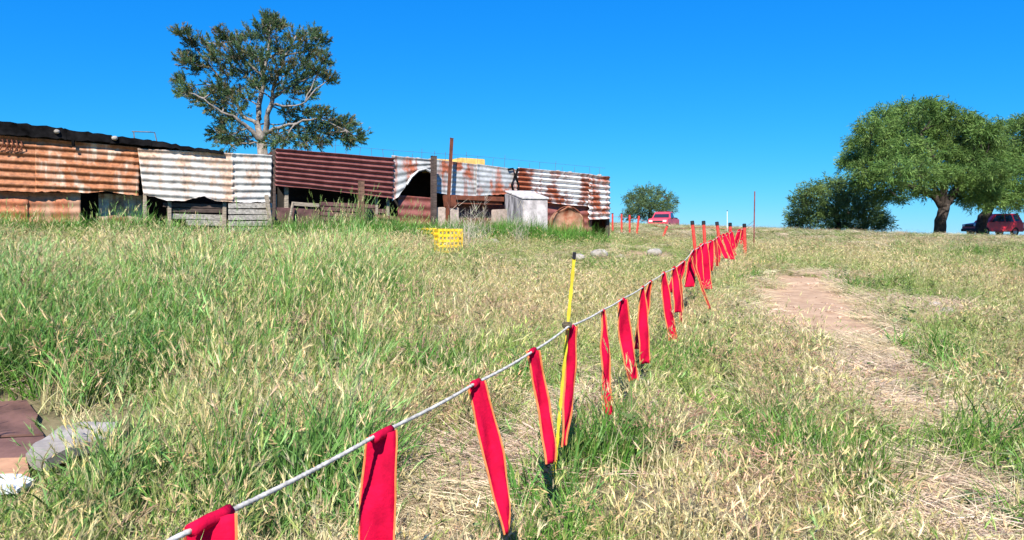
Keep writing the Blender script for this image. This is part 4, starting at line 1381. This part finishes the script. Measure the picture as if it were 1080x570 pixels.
class Tuft:
    def __init__(s): s.V = []; s.Q = []; s.T = []; s.C = []

    def blade(s, root, dirv, L_, wd, curl, col, col2=None, seg=4, tip=True):
        d = Vector(dirv).normalized(); p = Vector(root)
        sd = d.cross(Vector((random.gauss(0, 1), random.gauss(0, 1), random.gauss(0, .3)))).normalized()
        out = Vector((d.x, d.y, 0)); out = out.normalized() if out.length > .01 else Vector((1, 0, 0))
        i0 = len(s.V); col2 = col2 or col
        for k in range(seg + 1):
            t = k / seg
            ww = wd * (1 - t ** 1.8) * .5 + .0004
            s.V += [p - sd * ww, p + sd * ww]
            c = tuple(col[q] + (col2[q] - col[q]) * t for q in range(3)); s.C += [c, c]
            d = (d + (out * .5 + Vector((0, 0, -1))) * curl * (.4 + t) / seg).normalized()
            p = p + d * L_ / seg
        for k in range(seg):
            a = i0 + 2 * k; s.Q.append((a, a + 1, a + 3, a + 2))
        return p, d

    def tri(s, a, b, c, col):
        i = len(s.V); s.V += [a, b, c]; s.C += [col] * 3; s.T.append((i, i + 1, i + 2))

    def head(s, p, d, L_, wd, awn, n, col):
        d = d.normalized()
        a = d.cross(Vector((.3, .5, .8))).normalized(); b = d.cross(a)
        for e in (a, b):
            i = len(s.V)
            s.V += [p, p + d * L_ * .45 + e * wd, p + d * L_, p + d * L_ * .45 - e * wd]; s.C += [col] * 4; s.Q.append((i, i + 1, i + 2, i + 3))
        for k in range(n):
            t = random.random(); th = random.uniform(0, 6.28)
            o = p + d * L_ * t
            v = (d * 1.1 + (a * math.cos(th) + b * math.sin(th)) * random.uniform(.25, .65)).normalized()
            e = v.cross(d).normalized() * .0015
            s.tri(o - e, o + e, o + v * awn * random.uniform(.7, 1.1), col)

    def mesh(s, name):
        return np_mesh(name, [tuple(v) for v in s.V], quads=s.Q, tris=s.T, colors=np.array(s.C), attr="shade")


def rdir(spread):
    th = random.uniform(0, 6.283); r = abs(random.gauss(0, spread))
    return Vector((math.cos(th) * r, math.sin(th) * r, 1))


def rroot(r):
    th = random.uniform(0, 6.283); q = r * math.sqrt(random.random())
    return Vector((math.cos(th) * q, math.sin(th) * q, -.02))


def c_(k):
    g = random.uniform(.72, 1.2)
    return tuple(v * g * random.uniform(.96, 1.04) for v in k)


def protos(kind, nvar):
    col = bpy.data.collections.new("tufts_" + kind)
    for v in range(nvar):
        t = Tuft()
        if kind == 'green':
            for k in range(26): t.blade(rroot(.10), rdir(.30), random.uniform(.22, .48), random.uniform(.005, .0095), random.uniform(.15, 1.0), c_((1.0, .98, .9)), c_((1.08, 1.02, .8)), 5)
            for k in range(6): t.blade(rroot(.11), rdir(.5), random.uniform(.15, .3), .005, .8, c_((2.6, 1.7, 2.2)))
        elif kind == 'oat':
            for k in range(15):
                cc = random.uniform(.85, 1.15)
                t.blade(rroot(.09), rdir(.35), random.uniform(.28, .55), random.uniform(.008, .014), random.uniform(.5, 1.6), (cc, cc, cc), (cc * 1.15, cc * 1.05, cc), 6)
            for k in range(4):
                p, d = t.blade(rroot(.08), rdir(.2), random.uniform(.35, .5), .003, .4, (1.3, 1.15, 1.2), None, 4)
                t.head(p, d, .06, .0035, .045, 12, c_((2.6, 1.75, 2.6)))
        elif kind == 'barley':
            for k in range(9):
                p, d = t.blade(rroot(.11), rdir(.22), random.uniform(.24, .44), .003, random.uniform(.1, .6), c_((.85, .95, .8)), c_((1, 1, 1)), 4)
                t.head(p - d * .01, d + Vector((random.gauss(0, .25), random.gauss(0, .25), -.1)), random.uniform(.04, .065), .003, random.uniform(.03, .05), 14, c_((1.1, 1.05, .98)))
            for k in range(16): t.blade(rroot(.11), rdir(.45), random.uniform(.12, .30), random.uniform(.003, .006), random.uniform(.3, 1.2), c_((.72, .84, .62)), c_((.95, .95, .85)), 4)
        elif kind == 'brome':
            for k in range(8):
                p, d = t.blade(rroot(.12), rdir(.3), random.uniform(.18, .36), .0025, random.uniform(.3, .9), c_((.95, .95, .9)), None, 4)
                for h in range(4):
                    v = (d + Vector((random.gauss(0, .5), random.gauss(0, .5), random.uniform(-.9, .2))))
                    t.head(p - d * .015 * h, v, random.uniform(.03, .05), .003, .03, 4, c_((1, .93, .9)))
            for k in range(16): t.blade(rroot(.13), rdir(.6), random.uniform(.10, .24), .0035, random.uniform(.4, 1.3), c_((.85, .85, .8)), None, 4)
        elif kind == 'fine':
            for k in range(34): t.blade(rroot(.14), rdir(.4), random.uniform(.09, .24), random.uniform(.0028, .005), random.uniform(.2, 1.1), c_((1, 1, .9)), c_((1.15, 1.05, .9)), 3)
            for k in range(5):
                p, d = t.blade(rroot(.13), rdir(.25), random.uniform(.16, .27), .0022, .3, c_((1.5, 1.25, 1.5)), None, 3)
                t.head(p, d, .045, .003, .035, 7, c_((1.9, 1.45, 1.9)))
        elif kind == 'straw':
            for k in range(48):
                r = rroot(.2); r.z = random.uniform(.002, .05); th = random.uniform(0, 6.283)
                t.blade(r, Vector((math.cos(th), math.sin(th), random.gauss(.12, .22))), random.uniform(.10, .32), random.uniform(.002, .004), random.uniform(.0, .3), c_((1, 1, 1)), None, 3)
        elif kind == 'weed':
            for k in range(5):
                p, d = t.blade(rroot(.05), rdir(.25), random.uniform(.12, .34), .006, .15, c_((.9, .95, .9)), None, 3)
                for h in range(9):
                    f = random.random(); th = random.uniform(0, 6.283)
                    q = rroot(.03).lerp(p, .25 + .75 * f)
                    t.blade(q, Vector((math.cos(th), math.sin(th), random.uniform(.1, .9))), random.uniform(.05, .11), random.uniform(.014, .028), .5, c_((1, 1, 1)), None, 3)
        elif kind == 'twig':
            for k in range(7):
                p, d = t.blade(rroot(.08), rdir(.3), random.uniform(.3, .6), .006, .05, c_((1, 1, 1)), None, 3)
                for h in range(7):
                    q = rroot(.05).lerp(p, random.uniform(.35, 1)); t.blade(q, rdir(.9), random.uniform(.08, .2), .0035, .0, c_((1, 1, 1)), None, 2)
        me = t.mesh("tuft_" + kind); me.materials.append(GRASS)
        col.objects.link(bpy.data.objects.new("tuft_" + kind, me))
    return col


def scatter(name, label, cat, kind, xy, scale, tint, nvar=6, lean=.12, hfac=None):
    n = len(xy)
    if n == 0: return
    z = gz(xy[:, 0], xy[:, 1]) - .03 * bare_mask(xy[:, 0], xy[:, 1])
    me = bpy.data.meshes.new(name)
    me.vertices.add(n); me.vertices.foreach_set("co", np.column_stack([xy, z]).astype(np.float32).ravel())

    def at(nm, ty, data, key):
        a = me.attributes.new(nm, ty, 'POINT'); a.data.foreach_set(key, np.asarray(data).ravel())
    # blown over together: a slow lean field plus each tuft's own tilt, then a random spin
    X, Y = xy[:, 0], xy[:, 1]
    amt = lean * 3.2 * (fbm(X * .45 + 3, Y * .45, 611) - .15)
    ang = .3 + 2.6 * (fbm(X * .3, Y * .3 + 9, 622) - .5)
    tx = amt * np.cos(ang) + rng.normal(0, lean, n); ty = amt * np.sin(ang) + rng.normal(0, lean, n)
    sp_ = rng.uniform(0, 6.283, n)
    up = np.column_stack([tx, ty, np.ones(n)]); up /= np.linalg.norm(up, axis=1, keepdims=True)
    e1 = np.column_stack([np.cos(sp_), np.sin(sp_), np.zeros(n)]); e1 -= up * (e1 * up).sum(1, keepdims=True); e1 /= np.linalg.norm(e1, axis=1, keepdims=True)
    e2 = np.cross(up, e1)
    rot = np.column_stack([np.arctan2(e2[:, 2], up[:, 2]), -np.arcsin(np.clip(e1[:, 2], -1, 1)), np.arctan2(e1[:, 1], e1[:, 0])]).astype(np.float32)
    at("rot", 'FLOAT_VECTOR', rot, "vector")
    sc = np.column_stack([scale, scale, scale * (hfac if hfac is not None else 1)]).astype(np.float32)
    at("scl", 'FLOAT_VECTOR', sc, "vector")
    at("pick", 'INT', rng.integers(0, nvar, n).astype(np.int32), "value")
    at("tint", 'FLOAT_COLOR', np.column_stack([tint, np.ones(n)]).astype(np.float32), "color")
    o = link(name, me)
    tag(o, label, cat, kind="stuff")
    ng = bpy.data.node_groups.new("scatter_" + name, 'GeometryNodeTree')
    ng.interface.new_socket("Geometry", in_out='INPUT', socket_type='NodeSocketGeometry')
    ng.interface.new_socket("Geometry", in_out='OUTPUT', socket_type='NodeSocketGeometry')
    N = ng.nodes; gi = N.new("NodeGroupInput"); go = N.new("NodeGroupOutput")
    iop = N.new("GeometryNodeInstanceOnPoints"); ci = N.new("GeometryNodeCollectionInfo")
    ci.inputs["Collection"].default_value = protos(kind, nvar)
    ci.inputs["Separate Children"].default_value = True; ci.inputs["Reset Children"].default_value = True
    iop.inputs["Pick Instance"].default_value = True

    def na(nm, ty):
        a = N.new("GeometryNodeInputNamedAttribute"); a.data_type = ty; a.inputs["Name"].default_value = nm; return a.outputs["Attribute"]
    ng.links.new(gi.outputs[0], iop.inputs["Points"]); ng.links.new(ci.outputs[0], iop.inputs["Instance"])
    ng.links.new(na("pick", 'INT'), iop.inputs["Instance Index"]); ng.links.new(na("rot", 'FLOAT_VECTOR'), iop.inputs["Rotation"]); ng.links.new(na("scl", 'FLOAT_VECTOR'), iop.inputs["Scale"])
    ng.links.new(iop.outputs[0], go.inputs[0])
    md = o.modifiers.new("scatter", 'NODES'); md.node_group = ng
    return o


def sample_field():
    out = []
    for r1, r2, den in ((.7, 2.5, 210), (2.5, 5, 190), (5, 9, 125), (9, 16, 110), (16, 30, 62), (30, 52, 20), (52, 80, 7)):
        half = math.radians(47)
        A = half * (r2 * r2 - r1 * r1); n = int(A * den)
        r = np.sqrt(rng.uniform(r1 * r1, r2 * r2, n)); th = rng.uniform(-half, half, n)
        out.append(np.column_stack([r * np.sin(th), r * np.cos(th)]))
    return np.concatenate(out)


XY = sample_field()
x, y = XY[:, 0], XY[:, 1]
dist = np.hypot(x, y)
# not inside the shacks
rel = (x - WA.x) * WN.x + (y - WA.y) * WN.y
al = (x - WA.x) * WT.x + (y - WA.y) * WT.y
inside = (rel < .12) & (rel > -3.3) & (al < (WB - WA).length + .05)
# not over the rubbish pile
PILE = [gp2(*q) for q in [(-60, 436), (26, 430), (48, 466), (112, 460), (128, 478), (75, 512), (40, 540), (-60, 556)]]
pile = poly_dist(x, y, PILE) > -.10
for (px, py) in ((474, 271), (462, 269), (452, 264)):
    c = GP(px, py); pile |= np.hypot(x - c.x, y - c.y) < .33
bare = bare_mask(x, y); path = path_mask(x, y)
clumpy = sstep(.30, .46, fbm(x * 2.6, y * 2.6, 707, 2))          # gaps between tufts
keep = ~inside & ~pile & (rng.random(len(x)) > bare * 1.02) & (rng.random(len(x)) < .08 + .92 * clumpy)
XY = XY[keep]; x, y = XY[:, 0], XY[:, 1]; dist = dist[keep]; bare = bare[keep]; path = path[keep]
pxl = 540 + F * x / np.maximum(y, .1)
left = 1 - sstep(330, 560, pxl)                       # tall rank growth left of the rope
n1 = fbm(x * .38, y * .38, 101); n2 = fbm(x * .9, y * .9, 202); n3 = fbm(x * 2.0, y * 2.0, 303)


def blob(px, py, rx, ry):
    c = GP(px, py); return np.exp(-(((x - c.x) / rx) ** 2 + ((y - c.y) / ry) ** 2))


def wblob(px, off, rx, ry):
    c = W(px, 250, off); return np.exp(-(((x - c.x) * WT.x + (y - c.y) * WT.y) / rx) ** 2 - (((x - c.x) * WN.x + (y - c.y) * WN.y) / ry) ** 2)


lush = left * sstep(.47, .62, n1 * .55 + n2 * .45) * .78 * (1 - sstep(7, 11, dist) * .8)
lush = np.maximum(lush, (1 - left) * sstep(.56, .72, n2 * .6 + n1 * .4) * .5)
near_wall = np.exp(-np.clip(rel[keep] - .1, 0, None) / .75) * (al[keep] > 0) * (al[keep] < 15.3)
lush = np.maximum(lush, near_wall * .55)
for b_ in (blob(300, 320, 1.0, .7) * .95, blob(390, 318, .6, .5) * .7, blob(10, 305, .9, .7) * .9, blob(170, 365, .8, .5) * .85, blob(90, 400, .8, .45) * .95, blob(90, 540, .5, .35) * .9, blob(250, 400, .5, .5) * .6, wblob(375, .9, 1.9, .8), wblob(430, 1.5, 1.4, .6), blob(350, 300, .8, .8) * .5,
           wblob(130, .5, 1.0, .4) * .8, wblob(545, 1.3, 1.8, .6) * .85, wblob(600, 1.4, .8, .4) * .7, blob(625, 284, .6, .5) * .8, wblob(20, .5, 1.0, .4) * .8, blob(715, 385, .35, .4) * .6, blob(980, 385, .4, .5) * .55, blob(640, 500, .35, .3) * .5, blob(1050, 500, .35, .4) * .6, blob(840, 480, .6, .4) * .55):
    lush = np.maximum(lush, b_)
lush = np.clip(lush * (1 - path * .9), 0, 1)
dry = sstep(.45, .62, fbm(x * .5 + 31, y * .5, 404) * .6 + n3 * .4)
pink = sstep(.48, .66, fbm(x * .7 + 7, y * .7, 505))

u = rng.random(len(x))
kind = np.full(len(x), 3)                              # 3 = fine grass
p_green = lush * .80
p_straw = path * .85 + (1 - path) * .07
p_barley = (1 - path) * (.50 * left + .30 * (1 - left) * (.6 + .6 * dry)) * (1 - .62 * lush)
p_brome = (1 - lush) * (1 - path) * (.16 + .14 * dry)
p_weed = .035 + .05 * lush
cum = p_green; kind[u < cum] = 0
sel = (u >= cum) & (u < cum + p_straw * (1 - lush)); kind[sel] = 4; cum = cum + p_straw * (1 - lush)
sel = (u >= cum) & (u < cum + p_barley); kind[sel] = 1; cum = cum + p_barley
sel = (u >= cum) & (u < cum + p_brome); kind[sel] = 2; cum = cum + p_brome
sel = (u >= cum) & (u < cum + p_weed * (1 - lush)); kind[sel] = 5
kind[(path > .6) & np.isin(kind, (0, 1)) & (rng.random(len(x)) < .8)] = 4

hgt = (.70 + .35 * left * (1 - sstep(9, 14, dist)) + .25 * lush) * (1 - .60 * sstep(10, 32, dist)) * (.7 + .6 * n2)
hgt *= 1 - .45 * path
hgt *= 1 - .65 * np.exp(-line_dist(x, y, DIRT) / .8)
hgt *= 1 - .6 * np.exp(-np.clip(-poly_dist(x, y, PILE), 0, None) / .25)
hgt *= .5 + 1.05 * fbm(x * 2.9, y * 2.9, 808, 2)                # hummocks: tall tufts beside low ones
hgt *= 1 + np.maximum.reduce([1.3 * wblob(375, .8, 1.9, .6), .7 * wblob(430, 1.4, 1.3, .5), 1.1 * wblob(545, 1.2, 1.6, .5), .9 * wblob(130, .4, .9, .35), .9 * wblob(20, .4, .9, .35)])
wide = 1 + .45 * sstep(8, 34, dist)                    # far tufts stand for several


def vary(base, n, amt=.16):
    g = rng.normal(1, amt, (n, 1)); h = rng.normal(1, amt * .2, (n, 3))
    return np.clip(np.asarray(base) * g * h, .01, .95)


def mixc(a, b, t): return np.asarray(a)[None] * (1 - t[:, None]) + np.asarray(b)[None] * t[:, None]


ids = [np.where(kind == k)[0] for k in range(6)]
# tall rank growth at the foot of the pen
ex = []
for (px, off, rx, ry, n_) in ((350, .7, 1.0, .35, 120), (400, .75, 1.1, .35, 150), (440, 1.2, .8, .35, 70), (505, .9, .7, .3, 70), (545, 1.45, 1.0, .3, 110), (590, 1.6, .6, .3, 50), (130, .35, .7, .2, 60), (15, .35, .8, .2, 70)):
    c = W(px, 250, off)
    for q in range(int(n_ * 1.7)):
        a, b_ = random.gauss(0, rx), random.gauss(0, ry)
        if b_ + off < .2: continue
        ex.append((c.x + WT.x * a + WN.x * b_, c.y + WT.y * a + WN.y * b_))
ex = np.array(ex); k_ = len(ex)
scatter("rank_grass", "tall bright green grass growing along the foot of the walls", "grass", "green", ex, rng.uniform(1.0, 1.6, k_), vary((.085, .215, .035), k_, .25), 6, .1, rng.uniform(.8, 1.25, k_))
io = ids[0][rng.random(len(ids[0])) < .5 * left[ids[0]] + .15]
scatter("leafy_oats", "broad arching leaves of green wild oats in the rank patches", "grass", "oat", XY[io], wide[io] * rng.uniform(.75, 1.15, len(io)), vary(mixc((.075, .21, .04), (.16, .32, .08), n3[io]), len(io), .2), 8, .18, hgt[io] / wide[io])
i = np.setdiff1d(ids[0], io)
scatter("green_grass", "rank patches of long green grass blades across the field", "grass", "green", XY[i], wide[i] * rng.uniform(.7, 1.15, len(i)),
        vary(mixc((.055, .165, .025), (.13, .27, .045), n3[i]), len(i)), 8, .14, hgt[i] / wide[i])
i = ids[1]
tb = mixc((.63, .565, .30), (.70, .61, .38), dry[i]); gr = rng.random(len(i)) < .38
tb[gr] = mixc((.22, .32, .08), (.36, .39, .14), dry[i])[gr]
scatter("wild_barley", "ripening wild barley with bristly straw coloured seed heads", "grass", "barley", XY[i], wide[i] * rng.uniform(.7, 1.15, len(i)), vary(tb, len(i), .2), 8, .14, hgt[i] / wide[i])
i = ids[2]
scatter("dry_brome", "dry brome grass with drooping tan and reddish heads", "grass", "brome", XY[i], wide[i] * rng.uniform(.75, 1.2, len(i)), vary(mixc((.50, .43, .22), (.50, .36, .24), pink[i]), len(i), .22), 8, .16, hgt[i] / wide[i])
i = ids[3]
scatter("fine_grass", "short fine yellow green grass covering the slope", "grass", "fine", XY[i], wide[i] * rng.uniform(.8, 1.3, len(i)), vary(mixc((.17, .28, .06), (.42, .40, .18), dry[i]), len(i), .26), 8, .14, hgt[i] / wide[i])
i = ids[4]
scatter("flattened_straw", "flattened dry straw along the trodden path and under the rope", "straw", "straw", XY[i], rng.uniform(.7, 1.2, len(i)) * wide[i], vary(mixc((.66, .55, .36), (.66, .51, .38), pink[i]), len(i), .16), 6, .08)
i = ids[5]
scatter("leafy_weeds", "low leafy green weeds dotted among the grass", "weed", "weed", XY[i], wide[i] * rng.uniform(.4, .9, len(i)), vary(mixc((.10, .155, .05), (.14, .19, .07), n3[i]), len(i), .16), 5, .1, hgt[i] / wide[i])
# extra loose straw on path and thin litter on the bare soil
m_ = rng.random(len(x)) < path * .7 * (dist < 14)
i = np.where(m_)[0]
scatter("straw_litter", "loose straw litter lying on the trodden ground", "straw", "straw", XY[i] + rng.normal(0, .05, (len(i), 2)), rng.uniform(.6, 1.1, len(i)), vary((.52, .42, .26), len(i), .18), 6, .05)
# pale dry thistle stems by the crates
tw = []
for (px, py, k) in ((493, 262, 8), (503, 258, 7), (487, 268, 5), (455, 245, 5), (540, 262, 4), (432, 240, 4), (30, 246, 5), (85, 246, 4)):
    c = GP(px, py)
    for q in range(k): tw.append((c.x + random.gauss(0, .22), c.y + random.gauss(0, .2)))
tw = np.array(tw)
scatter("dry_thistles", "pale dead thistle stems standing before the pen", "weed", "twig", tw, rng.uniform(.8, 1.5, len(tw)), vary((.45, .40, .30), len(tw), .15), 4, .1)
print("grass tufts", len(x), [len(q) for q in ids])

# clods and pebbles on the bare patch
cl = []
bm = bmesh.new()
xs_ = [p[0] for p in PATCH]; ys_ = [p[1] for p in PATCH]
for k in range(420):
    if k < 300: cx0, cy0 = random.uniform(min(xs_) - .3, max(xs_) + .3), random.uniform(min(ys_) - .3, max(ys_) + .3)
    else:
        a = random.choice(DIRT); cx0, cy0 = a[0] + random.gauss(0, .7), a[1] + random.gauss(0, .3)
    if float(bare_mask(np.array([cx0]), np.array([cy0]))[0]) < .3: continue
    r0_ = random.choice((.008, .012, .016, .02, .03)) * random.uniform(.8, 1.3)
    ret = bmesh.ops.create_icosphere(bm, subdivisions=1, radius=1)
    zc = g1(cx0, cy0) - .03
    for v in ret['verts']: v.co = Vector((v.co.x * r0_ * random.uniform(.8, 1.2) + cx0, v.co.y * r0_ * random.uniform(.8, 1.2) + cy0, v.co.z * r0_ * .7 * random.uniform(.8, 1.2) + zc + r0_ * .3))
o = bm_obj("soil_clods", bm, mat("clod_soil", (.46, .32, .23), .95, 0, .35, 12, .3))
tag(o, "crumbs of reddish soil and pebbles on the bare patch", "soil", kind="stuff")
